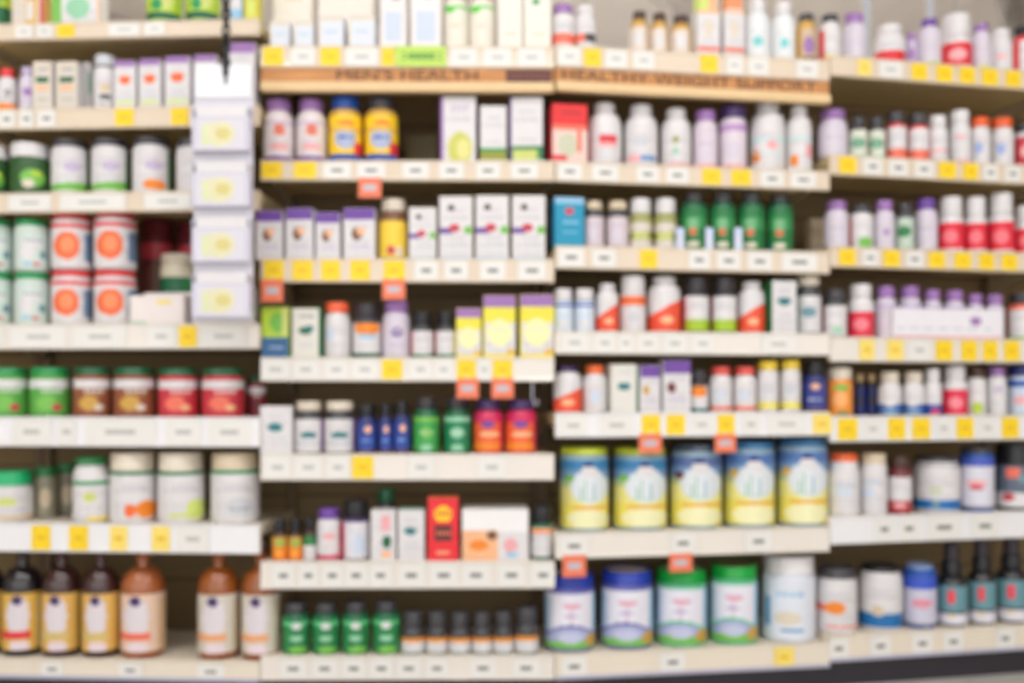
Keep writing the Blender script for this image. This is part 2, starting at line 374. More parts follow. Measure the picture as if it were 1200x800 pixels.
R(1,6,'jar','white tub with bright green lid and yellow foot',st('w',[('r',-1,0,1,.08,'gold'),('e',-.2,.6,.5,.15,'ygreen'),('t',-.6,.6,.3,'lilac')],(30,176,110),ch=.27,disc='green'),[(-14,38,550)])
R(1,6,'jar','olive grey tub set back beside green lidded tub',st((150,144,124),[('e',0,.5,.5,.3,'beige')],'mgreen'),[(40,66,546,.12),(66,90,542,.2)])
R(1,6,'bottle','white bottle with green cap and green shoulder ring',st('w',[('r',-1,.9,1,1,'green'),('e',-.1,.6,.35,.12,'ygreen'),('r',-.2,0,.9,.1,'pyellow')],'mgreen',cr=.86,sh=.22,ch=.12),[(86,128,535)])
J=lambda f:st('w',[f,('t',-.6,.6,.72,'lgrey'),('t',-.5,.5,.6,'lgrey')],'cream',ch=.25,ring='mgreen')
R(1,6,'jar','white canister with cream lid and orange splash',st('w',[('e',.6,.22,.5,.2,'orange'),('e',-.1,.2,.25,.16,(244,110,50)),('t',-.6,.6,.72,'lgrey')],'cream',ch=.24,ring='mgreen'),[(129,183,529)])
R(1,6,'jar','white canister with cream lid and lime splash',st('w',[('e',.6,.22,.45,.24,'plime'),('r',-.6,.06,.7,.14,'ygreen'),('t',-.6,.6,.72,'lgrey')],'cream',ch=.24,ring='mgreen'),[(185,240,529)])
R(1,6,'jar','white canister with beige lid and grey drawing',st('w',[('e',.2,.3,.5,.2,'lgrey'),('t',-.3,.6,.25,'grey'),('t',-.6,.6,.72,'lgrey')],'beige',ch=.22,ring='green'),[(247,305,529)])
def V(body,lab,acc,dsc,cap='dbrown'):
    return st(lab,[('e',-.25,.6,.55,.36,(226,216,222)),('e',-.3,.88,.24,.09,'dpurple'),('r',-1,.2,.3,.33,acc),('e',-.2,.08,.5,.1,(232,214,220)),('r',.62,0,1,.9,dsc)],cap,body=body)
R(1,7,'vinegar','half seen dark bottle at frame edge',V('black','gold','brown','gold'),[(-44,4,632)])
R(1,7,'vinegar','near black glass vinegar bottle with gold label',V((34,26,30),'gold','red',(234,212,150)),[(4,50,632)])
R(1,7,'vinegar','dark brown glass vinegar bottle with gold label',V((70,36,34),(226,180,96),(214,190,120),'gold'),[(50,95,632),(97,140,632)])
R(1,7,'vinegar','amber glass vinegar bottle with pink cream label',V((186,104,56),(232,200,176),'coral',(226,190,150)),[(142,194,632)])
R(1,7,'vinegar','amber glass vinegar bottle with grey cream label',V((172,92,34),(214,206,192),(236,170,120),(206,190,160)),[(232,281,632),(283,329,632)])
# --- centre-left bay
R(2,1,'box','low white carton with pale blue front',st((222,226,234),[('r',-1,.85,1,1,'cream'),('r',-1,0,-.8,1,'cream'),('t',-.5,.5,.5,'sky')]),[(318,342,24),(345,369,24),(374,405,18),(409,441,17)])
R(2,1,'box','tall cream carton in back row',st((238,228,216),[('t',-.5,.5,.7,'peach'),('r',-1,.9,1,1,'peach')]),[(322,368,-30,.1),(374,440,-34,.1)])
R(2,1,'box','tall white carton with brown mark',st((236,230,228),[('e',.2,.78,.3,.04,'brown'),('r',-.7,.1,.7,.55,'pblue')]),[(446,478,-20),(481,518,-22)])
R(2,1,'bottle','cream bottle with bright green shoulder',st((236,230,216),[('r',-1,.93,1,1,(90,206,60)),('e',-.5,.9,.4,.06,(90,206,60)),('t',-.4,.4,.5,'beige')],(206,170,170),sh=.12,ch=.18),[(520,549,-12),(550,580,-12)])
R(2,1,'box','plain cream carton',st((238,232,220),[('t',-.5,.5,.2,'beige'),('r',-.9,.0,-.8,1,'w')]),[(583,612,-26)])
R(2,1,'box','cream carton with green dot',st((240,234,220),[('e',-.1,.66,.3,.05,'green'),('t',-.5,.5,.2,'beige')]),[(614,646,-26)])
R(2,2,'bottle','white tall label bottle with purple cap',st((228,216,216),[('r',-1,0,1,.1,'purple'),('e',.0,.78,.4,.16,(226,120,96)),('t',-.6,.6,.5,'lgrey'),('r',-1,.94,1,1,'lilac'),('e',0,.35,.6,.1,'pink')],'mpurple',sh=.17,cr=.8,ch=.18),[(309,345,119),(347,383,119)])
J=lambda cap:st('yellow',[('r',-1,0,1,.12,'blue'),('e',-.05,.48,.66,.24,(176,184,214)),('r',-1,.62,1,.72,'gold'),('r',.5,.15,1,.4,'red'),('t',-.5,.5,.5,'blue'),('e',0,.82,.5,.07,'orange')],cap,cr=.82,ch=.19,sh=.09,body='ochre')
R(2,2,'bottle','yellow bottle with blue cap',J('blue'),[(385,425,116)])
R(2,2,'bottle','yellow bottle with dark grey cap',J('char'),[(427,467,116)])
R(2,2,'box','olive carton lying far back in the gap',st((120,104,58),[],d=.05),[(476,514,158,.28)])
R(2,2,'box','tall white carton with purple edge and green picture',st('w',[('r',-1,0,-.86,1,'mpurple'),('e',.1,.2,.7,.26,(206,206,100)),('e',.3,.2,.4,.16,(226,222,140)),('t',-.5,.6,.85,'lilac')],side='mpurple'),[(516,559,113)])
R(2,2,'box','short white carton with green foot',st('w',[('r',-1,.02,1,.2,'olive'),('r',-1,.2,1,.26,'green'),('t',-.6,.6,.8,'lgrey')]),[(562,594,124)])
R(2,2,'box','white carton with purple edge and lime foot',st('w',[('r',-1,.02,1,.26,'mgreen'),('r',-.8,.04,.7,.18,'ygreen'),('r',-1,0,-.88,1,'purple'),('t',-.6,.6,.8,'lgrey')],side='mpurple'),[(597,637,114)])
J=st('w',[('r',-1,.78,1,1,'purple'),('e',-.15,.5,.38,.12,'brown'),('e',.1,.56,.3,.08,'peach'),('t',-.7,.6,.25,'lilac')],top='purple')
R(2,3,'box','white carton with purple top and brown spot',J,[(302,334,247),(337,370,244),(372,401,249),(404,442,244)])
R(2,3,'bottle','yellow bottle with cream cap',st((244,208,70),[('e',-.2,.18,.3,.12,'rose'),('e',.4,.16,.3,.12,'cream'),('r',-1,.92,1,1,'brown')],'cream',body='brown',cr=.86,ch=.2,sh=.1),[(444,478,235)])
J=st('w',[('r',-1,.42,-.2,.5,'purple'),('e',-.1,.5,.35,.07,'rose'),('e',.75,.46,.25,.07,'lgreen'),('e',-.3,.82,.2,.05,'dbrown'),('t',-.6,.7,.25,'lgrey'),('r',-1,0,1,.03,'sky')],top='cream',side='cream')
R(2,3,'box','shorter white carton with purple and green band',J,[(480,513,243)])
R(2,3,'box','tall white carton with purple and green band',J,[(515,555,230),(557,597,229),(599,639,229)])
R(2,4,'box','lime and blue carton',st('lime',[('r',-1,0,1,.4,(50,100,150)),('e',.2,.7,.6,.2,'lgreen'),('r',.5,.45,1,1,'ygreen'),('t',-.6,.6,.2,'pblue')],top='mgreen'),[(309,342,360)])
MK1=[('e',-.05,.55,.5,.08,'dgreen'),('e',.2,.6,.4,.05,'teal'),('t',-.7,.6,.85,'grey'),('t',-.6,.5,.25,'lgrey'),('r',.9,0,1,1,'mgreen')]
R(2,4,'box','grey white carton with dark green mark',st((226,222,212),MK1,side='mgreen'),[(344,378,361)])
R(2,4,'bottle','white bottle with orange cap',st('w',[('e',-.5,.6,.3,.18,'pblue'),('t',-.5,.6,.3,'lgrey')],(240,100,60),cr=.9,ch=.19,sh=.12),[(380,411,355)])
J=[('e',0,.86,.9,.2,'orange'),('r',-1,.0,1,.1,'dgreen'),('e',0,.6,.6,.07,'sky'),('t',-.5,.5,.35,'lgrey')]
R(2,4,'bottle','dark capped bottle with orange arc over white label',st('w',J,'dark',body='char',cr=.88,ch=.26,sh=.08),[(413,447,357)])
R(2,4,'bottle','lilac white bottle with purple cap and emblem',st('plilac',[('e',0,.66,.4,.13,'purple'),('e',0,.68,.18,.06,'w'),('t',-.6,.6,.3,'lilac')],'mpurple',cr=.84,ch=.2,sh=.12),[(448,481,353)])
R(2,4,'bottle','small dark capped bottle with pink edged white label',st('w',[('r',-1,0,-.8,1,'pink'),('r',-1,0,1,.1,'mgreen'),('t',-.5,.5,.6,'lgrey')],'black',body='char',cr=.86,ch=.28,sh=.12),[(482,508,366),(510,535,366)])
J=st('w',[('r',-1,.55,1,.82,'lemon'),('r',-1,.8,1,1,'mpurple'),('e',0,.4,.8,.22,(244,240,180)),('e',.7,.08,.3,.07,'gold'),('t',-.5,.5,.45,'w'),('r',-1,0,1,.05,'pyellow'),('r',-1,.0,-.9,.8,'lemon')],top='purple',side='lemon')
R(2,4,'box','small yellow carton with purple top',J,[(534.5,565,361)])
R(2,4,'box','large yellow carton with purple top',J,[(566,605,346),(608,649,345)])
R(2,5,'box','white carton with teal mark',st('w',[('e',-.05,.56,.5,.09,'teal'),('t',-.5,.5,.8,'lgrey'),('r',-.9,0,-.8,1,'lgrey')],d=.05),[(306,344,476)])
R(2,5,'bottle','black bottle with cream lid and teal mark',st('w',[('e',0,.52,.6,.1,'teal'),('r',-1,.25,1,.33,'lgrey'),('r',.84,0,1,1,'mpurple')],'cream',body='char',cr=.9,ch=.18,sh=.14),[(345,379,470),(380,417,470)])
J=st((50,70,150),[('e',.1,.8,.35,.12,'peach'),('e',0,.4,.8,.14,'blue'),('t',-.5,.5,.42,'pblue'),('r',-1,0,1,.06,'brown')],'black',body='navy',cr=.84,ch=.26,sh=.12)
R(2,5,'bottle','navy bottle with black cap',J,[(418,442,473),(444,460,473),(461,481,470)])
J=lambda b,c2:st(b,[('r',-1,.88,1,1,c2),('e',0,.55,.5,.16,c2),('t',-.6,.6,.55,'w'),('e',0,.12,.5,.1,'mint')],'dark',body='dgreen',cr=.8,ch=.2,sh=.12)
R(2,5,'bottle','bright green bottle with dark cap',J((64,164,80),'lgreen'),[(484,515,466)])
R(2,5,'bottle','deep green bottle with dark cap',J((24,130,84),'mint'),[(520,552,466)])
R(2,5,'bottle','orange red bottle with dark purple cap',st((240,100,50),[('r',-1,.84,1,1,'magenta'),('e',0,.78,.45,.1,'purple'),('e',.1,.5,.7,.08,'peach'),('r',-1,.06,1,.25,'orange'),('r',.85,0,1,1,'magenta')],'dpurple',body='magenta',cr=.84,ch=.18,sh=.1),[(555,590,469),(592,629,469)])
J=st('orange',[('r',-1,.55,1,1,'ochre'),('e',0,.75,.4,.14,'lgreen'),('t',-.5,.5,.3,'pyellow')],'black',body='dbrown',cr=.7,ch=.3,sh=.1)
R(2,6,'bottle','small black capped bottle with orange foot',J,[(319,337,608),(338,355,608)])
R(2,6,'bottle','small black capped bottle with green label',st('w',[('r',-1,.6,1,1,'mgreen')],'black',body='dbrown',cr=.7,ch=.3,sh=.1),[(356,370,606)])
R(2,6,'bottle','white bottle with purple cap and magenta foot',st('w',[('r',-1,0,1,.12,'magenta'),('e',0,.7,.5,.1,'pink'),('t',-.5,.5,.45,'pink'),('r',.84,0,1,1,'magenta')],'purple',cr=.86,ch=.2,sh=.12),[(371,400,595)])
R(2,6,'bottle','white label bottle with wide black cap',st((226,222,228),[('e',.2,.4,.5,.3,'pblue'),('r',-1,0,-.82,1,'magenta'),('t',-.5,.5,.75,'lgrey')],'black',body='dpurple',cr=.92,ch=.28,sh=.05),[(401,433,586)])
R(2,6,'box','white carton with pink and dark green print',st('w',[('r',-.2,.6,.6,.9,'pink'),('e',.3,.38,.4,.13,'dgreen'),('r',-.2,.06,.7,.2,'peach')],d=.05),[(435,465,598)])
R(2,6,'bottle','dark green capped bottle set back behind cartons',st('char',[],'dgreen',body='char',cr=.9),[(441,464,572,.1)])
R(2,6,'box','white carton with small teal mark',st('w',[('e',-.05,.58,.5,.07,'teal'),('t',-.5,.5,.8,'lgrey'),('t',-.5,.5,.25,'lgrey')],top='green',d=.05),[(467,499,597)])
R(2,6,'box','tall red carton with yellow disc',st((236,40,52),[('e',0,.74,.62,.13,'yellow'),('r',-.6,.32,.6,.56,'dbrown'),('t',-.5,.5,.44,'coral'),('t',-.5,.5,.74,'red'),('t',-.4,.4,.12,'peach')],top='ochre',side='red'),[(501,538,583)])
R(2,6,'box','wide white carton with peach and pink print',st((244,240,240),[('r',-1,0,.05,.58,'peach'),('e',-.5,.3,.3,.1,'orange'),('e',-.1,.5,.15,.1,'brown'),('r',.1,0,1,.56,'w'),('e',.45,.3,.2,.14,'pink'),('r',.3,.05,.7,.16,'sky')],d=.12),[(540,620,597)])
R(2,6,'bottle','dark bottle with orange line and black cap',st('w',[('r',-1,.85,1,.97,'orange'),('r',-1,0,1,.08,'dgreen'),('t',-.5,.5,.5,'lgrey')],'black',body='dgreen',cr=.92,ch=.32,sh=.06),[(622,648,592)])
R(2,7,'bottle','green bottle with black cap and mint band',st((36,132,74),[('r',-1,.84,1,.98,(96,200,130)),('e',0,.82,.4,.1,'w'),('e',0,.45,.5,.1,'mint'),('e',.1,.1,.7,.12,'lgreen'),('t',-.6,.6,.3,'dgreen')],'char',body='dgreen',cr=.8,ch=.2,sh=.1),[(331,363,705),(366,398,705),(401,433,704),(437,469,703)])
R(2,7,'bottle','small black bottle with orange lined white label',st('w',[('r',-1,.72,1,1,(234,150,40)),('r',-1,0,1,.06,'dgreen'),('t',-.5,.5,.4,'lgrey')],'char',body='char',l1=.8,cr=.86,ch=.36,sh=.14),[(470,498,715),(499,525,715),(526,552,716),(553,577,716),(578,602,715),(603,631,710)])
# --- centre-right bay
R(3,1,'bottle','white bottle with coral band and purple cap',st('w',[('r',-1,.1,1,.45,'coral'),('e',0,.7,.5,.1,'lgrey')],'mpurple',sh=.12,cr=.85),[(646,674,8)])
R(3,1,'bottle','white bottle with coral and dark band',st('w',[('r',-1,.2,0,.5,'coral'),('r',0,.2,1,.5,'char')],'w',sh=.12,cr=.85),[(674,698,9)])
J=st((228,214,204),[('e',0,.5,.5,.3,'w'),('r',.8,0,1,1,'ochre')],'dbrown',body='ochre',cr=.7,ch=.2,sh=.18)
R(3,1,'bottle','small amber bottle with brown cap',J,[(738,760,15),(762,783,17),(785,810,20)])
R(3,1,'box','white carton with coral foot',st('w',[('r',-1,.08,1,.2,'coral'),('e',0,.6,.4,.2,'cream'),('r',-1,.95,1,1,'peach')]),[(813,841,12),(843,869,12)])
R(3,1,'box','tall lime and orange carton in back row',st('plime',[('r',0,0,1,1,'peach')]),[(815,838,-18,.1)])
R(3,1,'box','tall orange carton in back row',st((240,150,100),[('r',-1,.6,1,.7,'w')]),[(848,868,-20,.1)])
R(3,1,'bottle','white bottle with teal patch',st((232,234,236),[('e',.1,.45,.35,.16,(120,206,206)),('t',-.5,.5,.75,'lgrey')],'w',sh=.2,cr=.66),[(871,903,2),(904,932,4)])
R(3,1,'bottle','amber bottle with dark cap and lilac label',st((206,180,150),[('e',.3,.45,.5,.3,'mpurple'),('r',-1,0,1,.1,'brown'),('r',-1,0,-.5,1,'ochre')],'char',body='ochre',sh=.16,cr=.75,ch=.15),[(933,956,18)])
R(3,1,'bottle','white bottle with dark cap and red edge',st('w',[('r',-1,0,-.5,1,'red'),('r',-.4,.05,.5,.2,'pyellow')],'char',sh=.16,cr=.75,ch=.15,body='w'),[(960,985,19)])
R(3,2,'box','red topped carton with pale print',st((238,206,196),[('r',-1,.66,1,1,(228,42,44)),('r',-1,.56,1,.66,'coral'),('e',-.1,.3,.6,.2,(206,206,180)),('r',-1,.02,-.2,.12,'red'),('r',.4,.2,.7,.6,'coral'),('t',-.6,.6,.86,'maroon')],side='red',top='red'),[(643,687,122)])
R(3,2,'bottle','white bottle with red square',st('w',[('r',-.3,.56,.65,.78,'red'),('r',-.3,.44,.65,.56,'pink'),('t',-.5,.6,.2,'lgrey')],'w',sh=.26,cr=.62,ch=.13),[(688,729,123)])
R(3,2,'bottle','white bottle with blue and pink patches',st('w',[('r',0,.1,.9,.24,(90,140,200)),('e',-.4,.16,.4,.1,'pink'),('e',.0,.6,.5,.14,'lgrey')],'w',sh=.22,cr=.66,ch=.15),[(731,771,125)])
R(3,2,'bottle','white bottle with pink foot',st('w',[('r',-1,0,1,.08,'pink'),('e',0,.7,.2,.1,'olive'),('e',0,.4,.2,.1,'mint')],'w',sh=.2,cr=.66,ch=.15),[(774,810,129)])
R(3,2,'bottle','lilac bottle with purple cap',st((222,208,220),[('t',-.6,.6,.6,'lilac'),('e',0,.3,.6,.16,'plilac'),('r',-1,0,1,.06,'pink')],'mpurple',sh=.14,cr=.84,ch=.18),[(812,841,131)])
R(3,2,'bottle','lilac bottle with dark purple cap',st((224,212,222),[('r',-1,.84,1,1,(190,150,200)),('e',0,.4,.6,.2,'plilac'),('r',-1,0,1,.05,'pink')],'dpurple',sh=.08,cr=.94,ch=.2),[(842,875,126)])
R(3,2,'bottle','white bottle with pale teal band and orange spot',st('w',[('r',-1,.62,1,.72,(196,226,226)),('e',.3,.56,.3,.12,'pink'),('e',-.6,.3,.3,.14,'orange'),('r',-1,.32,1,.38,(196,226,226))],'w',sh=.22,cr=.66,ch=.14),[(878,920,120)])
R(3,2,'bottle','white bottle with orange spot at foot',st('w',[('r',-1,.72,1,.8,(196,226,226)),('e',-.3,.22,.36,.14,'orange'),('r',.6,.3,1,.6,'pink')],'w',sh=.2,cr=.64,ch=.14),[(921,951,125)])
R(3,3,'box','turquoise blue carton',st((24,150,186),[('e',0,.72,.3,.07,'red'),('r',-1,.86,1,1,'sky'),('t',-.6,.6,.5,'sky'),('t',-.5,.5,.3,'sky')],side=(20,120,160),top='sky'),[(646,683,231)])
R(3,3,'bottle','pale lilac bottle with beige cap',st((216,202,208),[('t',-.6,.6,.7,'lilac'),('e',0,.4,.6,.2,'plilac')],'beige',body='char',sh=.14,cr=.84,ch=.18),[(684,708,237),(710,737,237)])
R(3,3,'bottle','cream bottle with olive bands',st('cream',[('r',-1,.82,1,.96,'olive'),('r',-1,.28,1,.5,'olive'),('r',-.7,.3,.7,.46,'ygreen')],'w',sh=.06,cr=.92,ch=.3,body='olive'),[(737,764,234),(766,793,234)])
R(3,3,'bottle','green bottle with dark green cap',st((34,122,64),[('r',-1,.5,1,.8,(60,146,84)),('e',0,.62,.4,.16,(120,180,130)),('e',0,.42,.3,.09,(220,110,70)),('e',0,.1,.5,.08,'cream'),('r',-1,.0,-.6,.12,'teal')],'char',body='dgreen',sh=.12,cr=.7,ch=.16),[(796,829,227),(831,862,227),(864,896,227),(898,929,228)])
R(3,3,'box','small pale blue card box between green bottles',st((206,216,244),[('e',0,.4,.4,.3,'w')],d=.01),[(792,802,267,.0),(826,836,267,.0),(860,870,267,.0)],d=.0)
R(3,4,'bottle','white bottle with navy collar',st((214,224,236),[('r',-1,.9,1,1,'blue'),('t',-.6,.6,.55,'sky'),('e',0,.25,.6,.12,'w')],'w',sh=.06,cr=.9,ch=.28,ring='blue'),[(648,672,339),(673,697,339)])
J=lambda:st((240,84,54),[('d',10,0,'w'),('d',.62,.24,(240,84,54)),('e',.2,.3,.4,.1,'peach')],'w',sh=.18,cr=.7,ch=.12,body='w')
R(3,4,'bottle','small white bottle with slanted red label',J(),[(698,725,333)])
R(3,4,'bottle','tall white bottle with orange collar band',st('w',[('r',-1,.72,1,1,(238,110,60)),('e',0,.4,.5,.16,'lgrey')],'w',sh=.04,cr=.92,ch=.3),[(726,757,324)])
R(3,4,'bottle','wide white bottle with slanted red label',J(),[(758,798,325)])
R(3,4,'bottle','black capped bottle with lime foot and magenta edge',st('w',[('r',-1,0,1,.32,(168,200,50)),('r',-1,0,-.82,1,'magenta'),('t',-.6,.6,.7,'lgrey')],'dark',body='dark',sh=.05,cr=.92,ch=.27),[(800,831,326),(833,863,326)])
R(3,4,'bottle','white bottle with slanted red label beside carton',J(),[(864,896,331)])
R(3,4,'box','white carton with teal mark and green side',st('w',[('e',.0,.62,.55,.08,'teal'),('t',-.5,.5,.85,'lgrey')],side='mgreen'),[(898,930,329)])
R(3,4,'bottle','dark bottle with cream cap and white label',st('w',[('e',0,.55,.6,.14,'bteal'),('t',-.6,.6,.8,'lgrey')],'cream',body='char',sh=.16,cr=.88,ch=.17),[(932,962,324)])
R(3,5,'bottle','white bottle with slanted red label and plum cap',st((240,84,54),[('d',10,0,'w'),('d',.58,.2,(240,84,54)),('e',0,.3,.5,.1,'peach')],'dpurple',sh=.18,cr=.7,ch=.12,body='w'),[(648,682,429)])
R(3,5,'bottle','white bottle with orange cap',st('w',[('e',0,.5,.5,.2,'pblue'),('t',-.6,.6,.2,'lgrey')],(240,110,50),sh=.14,cr=.78,ch=.18),[(683,711,428)])
R(3,5,'box','grey white carton with dark teal mark',st((228,224,216),[('e',0,.55,.5,.09,'teal'),('t',-.5,.5,.85,'lgrey'),('r',.9,0,1,1,'mint')]),[(712,744,427)])
J=lambda c:st('w',[('r',-1,.74,1,1,'purple'),('e',-.4,.48,.34,.1,c),('t',-.7,.6,.25,'lilac')],top='dpurple')
R(3,5,'box','white carton with purple top and tan spot',J('ochre'),[(746,771,428)])
R(3,5,'box','larger white carton with purple top and plum spot',J('maroon'),[(773,807,422)])
R(3,5,'bottle','dark capped bottle with orange arc',st('w',[('e',0,.8,.9,.24,'orange'),('r',-1,0,1,.12,'teal')],'dark',body='char',sh=.06,cr=.9,ch=.3),[(808,830,434)])
R(3,5,'bottle','white bottle with coral red cap',st('w',[('r',-1,.02,1,.16,'coral'),('e',0,.55,.5,.16,'pblue')],(226,84,76),sh=.14,cr=.86,ch=.18),[(831,858,430),(859,886,430)])
R(3,5,'bottle','white bottle with yellow cap and yellow foot',st('w',[('r',-1,.06,1,.24,'lemon'),('e',0,.6,.5,.16,'lgrey')],(236,204,60),sh=.1,cr=.94,ch=.18),[(887,912,423),(914,938,422)])
R(3,5,'bottle','navy bottle with near black cap',st((54,64,140),[('e',.1,.86,.4,.1,'peach'),('t',-.6,.6,.4,'pblue'),('r',-1,0,1,.07,'brown')],'black',body='navy',sh=.14,cr=.84,ch=.26),[(940,969,424)])
def CAN(lid,sky,disc,dark):
    return st((240,226,100),[('r',-1,.34,1,.62,(236,228,140)),('r',-1,.84,1,1,sky),('r',-1,.7,1,.84,(120,156,196)),('r',-1,.6,-.3,.7,(190,206,160)),('e',.2,.6,.78,.25,(224,230,234)),('e',.15,.92,.2,.05,'navy'),('e',.2,.83,.36,.08,'w'),('e',-.62,.72,.18,.06,dark),('r',-.5,.28,1,.32,(236,180,90)),('e',.15,.13,.85,.14,(244,240,190)),('r',-.2,.42,-.12,.6,(160,196,176)),('r',.0,.42,.1,.7,(170,204,186)),('r',.36,.42,.46,.64,(160,190,200)),('r',-.35,.4,.5,.43,(190,214,190))],lid,ch=.07,disc=disc,body=(150,176,190))
R(3,6,'jar','yellow canister with lime lid and swirling white print',CAN((196,208,50),(60,130,180),'lime','lgreen'),[(655,714,523),(717,782,523)])
R(3,6,'jar','yellow canister with grey brown lid and white print',CAN((70,80,100),(90,110,160),'char','maroon'),[(784,846,519)])
R(3,6,'jar','yellow canister with blue lid and white print',CAN((60,120,170),(84,120,180),'blue','gold'),[(847,908,516),(909,970,513)])
def TUB(lid,disc,c2,arc):
    return st((232,230,240),[('r',-.99,.2,-.86,.95,'sky'),('r',-.86,.25,-.7,.9,'pblue'),('r',.88,.2,1,1,c2),('e',0,-.02,1.15,.46,arc),('e',0,.0,1.08,.38,(172,178,216)),('e',0,-.04,1.1,.2,'lgreen'),('e',0,.2,.5,.1,(196,200,226)),('e',.8,.14,.2,.12,'ochre'),('e',.05,.78,.36,.05,(226,170,190)),('r',0,.45,.1,.75,(226,190,206)),('r',-1,0,-.8,.12,'lgreen'),('e',0,.6,.3,.04,'lilac')],lid,ch=.16,disc=disc,body=arc)
R(3,7,'jar','white tub with royal blue lid and green foot',TUB((34,60,168),(236,220,204),'sky',(110,110,180)),[(637,698,669),(703,766,665)])  # beige lid disc: reflected light on the blue lid put into its colour
R(3,7,'jar','white tub with bright green lid',TUB((10,160,60),(200,224,190),'sky',(110,196,160)),[(767,829,664)])
R(3,7,'jar','white tub with green lid and maroon disc',TUB((10,160,60),(150,70,80),'sky',(110,196,160)),[(831,888,659)])
R(3,7,'jar','all white tub with faint blue lettering marks',st((226,230,240),[('r',-.8,.2,-.66,.7,(80,150,200)),('t',-.6,.6,.76,'sky'),('r',-.3,.12,.6,.18,(80,150,200)),('e',0,.35,.5,.12,'cream')],'w',ch=.2,cr=.96,disc='cream'),[(892,956,648)])
# --- far-right bay
R(4,1,'bottle','pale lilac bottle with violet cap',st('plilac',[('t',-.6,.6,.5,'lilac')],'mpurple',sh=.14,cr=.84,ch=.2),[(988,1014,18)])
R(4,1,'bottle','short white bottle with red band',st('w',[('r',-1,.0,1,.5,(226,40,50)),('e',0,.8,.5,.1,'lgrey')],'w',sh=.2,cr=.8,ch=.2),[(1024,1060,32)])
R(4,1,'bottle','slim violet capped bottle behind short white bottle',st('lilac',[('e',0,.5,.5,.3,'mpurple')],'mpurple'),[(1061,1075,40,.04)])
R(4,1,'bottle','lilac bottle with plum cap',st('plilac',[('t',-.6,.6,.5,'lilac'),('r',-1,0,1,.06,'lime')],'purple',sh=.14,cr=.7,ch=.16),[(1076,1102,24)])
R(4,1,'bottle','large white capped bottle with red label',st((228,44,56),[('e',.1,.5,.6,.24,'pink'),('r',-1,0,1,.05,'w')],'w',sh=.12,cr=.92,ch=.4,body='w'),[(1103,1138,20)])
R(4,1,'bottle','lilac bottle with mauve cap beside white bottle',st('plilac',[('r',-1,0,1,.1,'ygreen')],'mpurple',sh=.14,cr=.8,ch=.16),[(1139,1160,30)])
R(4,1,'bottle','white bottle with pink mark',st('w',[('e',.0,.5,.5,.1,'pink'),('t',-.5,.5,.2,'lgrey')],'w',sh=.14,cr=.8),[(1161,1185,36)])
R(4,1,'bottle','black capped red and white bottle at frame edge',st('w',[('r',-1,0,-.3,1,'red')],'black',body='red',cr=.9),[(1187,1214,33)])
R(4,2,'bottle','lilac white bottle with purple cap',st('plilac',[('t',-.6,.6,.6,'lilac')],'mpurple',sh=.16,cr=.84,ch=.2),[(958,993,131)])
R(4,2,'bottle','short dark capped bottle with green mark',st((220,222,206),[('e',0,.5,.8,.2,(120,170,140)),('r',-1,0,1,.06,'mint')],'char',body='char',sh=.08,cr=.8,ch=.22),[(995,1016,139),(1017,1037,139)])
R(4,2,'bottle','dark capped bottle with red foot',st('w',[('r',-1,.0,1,.3,'coral'),('r',-1,0,-.85,1,'red'),('t',-.6,.6,.6,'lgrey')],'char',body='red',sh=.06,cr=.84,ch=.24),[(1038,1062,133),(1063,1088,135)])
R(4,2,'bottle','short white bottle with white cap',st('w',[('r',-1,.3,1,.4,'pink'),('t',-.5,.5,.6,'lgrey')],'w',sh=.1,cr=.86,ch=.24),[(1087,1110,137)])
R(4,2,'bottle','tall white bottle with tilted white cap',st('w',[('e',.1,.75,.5,.06,'pink'),('t',-.5,.5,.5,'lgrey'),('r',-1,0,1,.06,'pink')],'w',sh=.1,cr=.86,ch=.24),[(1112,1137,131)])
R(4,2,'bottle','white bottle with orange cap and blue spot',st('w',[('e',-.1,.5,.4,.18,(150,170,220)),('t',-.5,.5,.2,'lgrey')],(236,96,40),sh=.12,cr=.88,ch=.2),[(1137,1160,139),(1161,1187,140)])
R(4,2,'bottle','red labelled bottle with dark cap at frame edge',st('rose',[('e',0,.5,.5,.2,'pink')],'char',body='w',cr=.86),[(1188,1216,146)])
R(4,3,'box','beige carton set back in the gap',st('beige',[]),[(946,964,256,.2)])
R(4,3,'bottle','lilac white bottle with purple cap',st('plilac',[('t',-.6,.6,.6,'lilac')],'mpurple',sh=.14,cr=.84,ch=.18),[(966,994,237)])
R(4,3,'bottle','white bottle with green foot and red edge',st('w',[('r',-1,0,-.75,1,'coral'),('e',.3,.16,.6,.18,'lgreen')],'char',sh=.1,cr=.8,ch=.18),[(995,1023,241)])
R(4,3,'bottle','white bottle with violet cap',st('plilac',[('e',.2,.5,.3,.1,'mpurple')],'mpurple',sh=.12,cr=.8,ch=.2),[(1024,1048,236)])
R(4,3,'bottle','dark capped bottle with mid green label',st((190,206,190),[('e',0,.55,.7,.18,'mgreen')],'char',body='char',sh=.1,cr=.8,ch=.18),[(1049,1071,240)])
R(4,3,'bottle','pale bottle with violet cap beside red labels',st('plilac',[('t',-.6,.6,.6,'lilac')],'purple',sh=.12,cr=.8,ch=.2),[(1072,1098,234)])
J=st((232,40,62),[('e',0,.5,.6,.24,(244,120,130)),('r',-1,0,1,.07,'w')],'w',sh=.12,cr=.86,ch=.34,body='w')
R(4,3,'bottle','white capped bottle with bright red label',J,[(1099,1129,232),(1130,1156,232),(1157,1188,228),(1189,1218,242)])
R(4,4,'bottle','dark capped white bottle with magenta edge',st('w',[('r',-1,0,-.8,1,'magenta'),('e',.2,.2,.4,.12,'mint')],'char',body='char',sh=.1,cr=.86,ch=.22),[(964,992,340)])
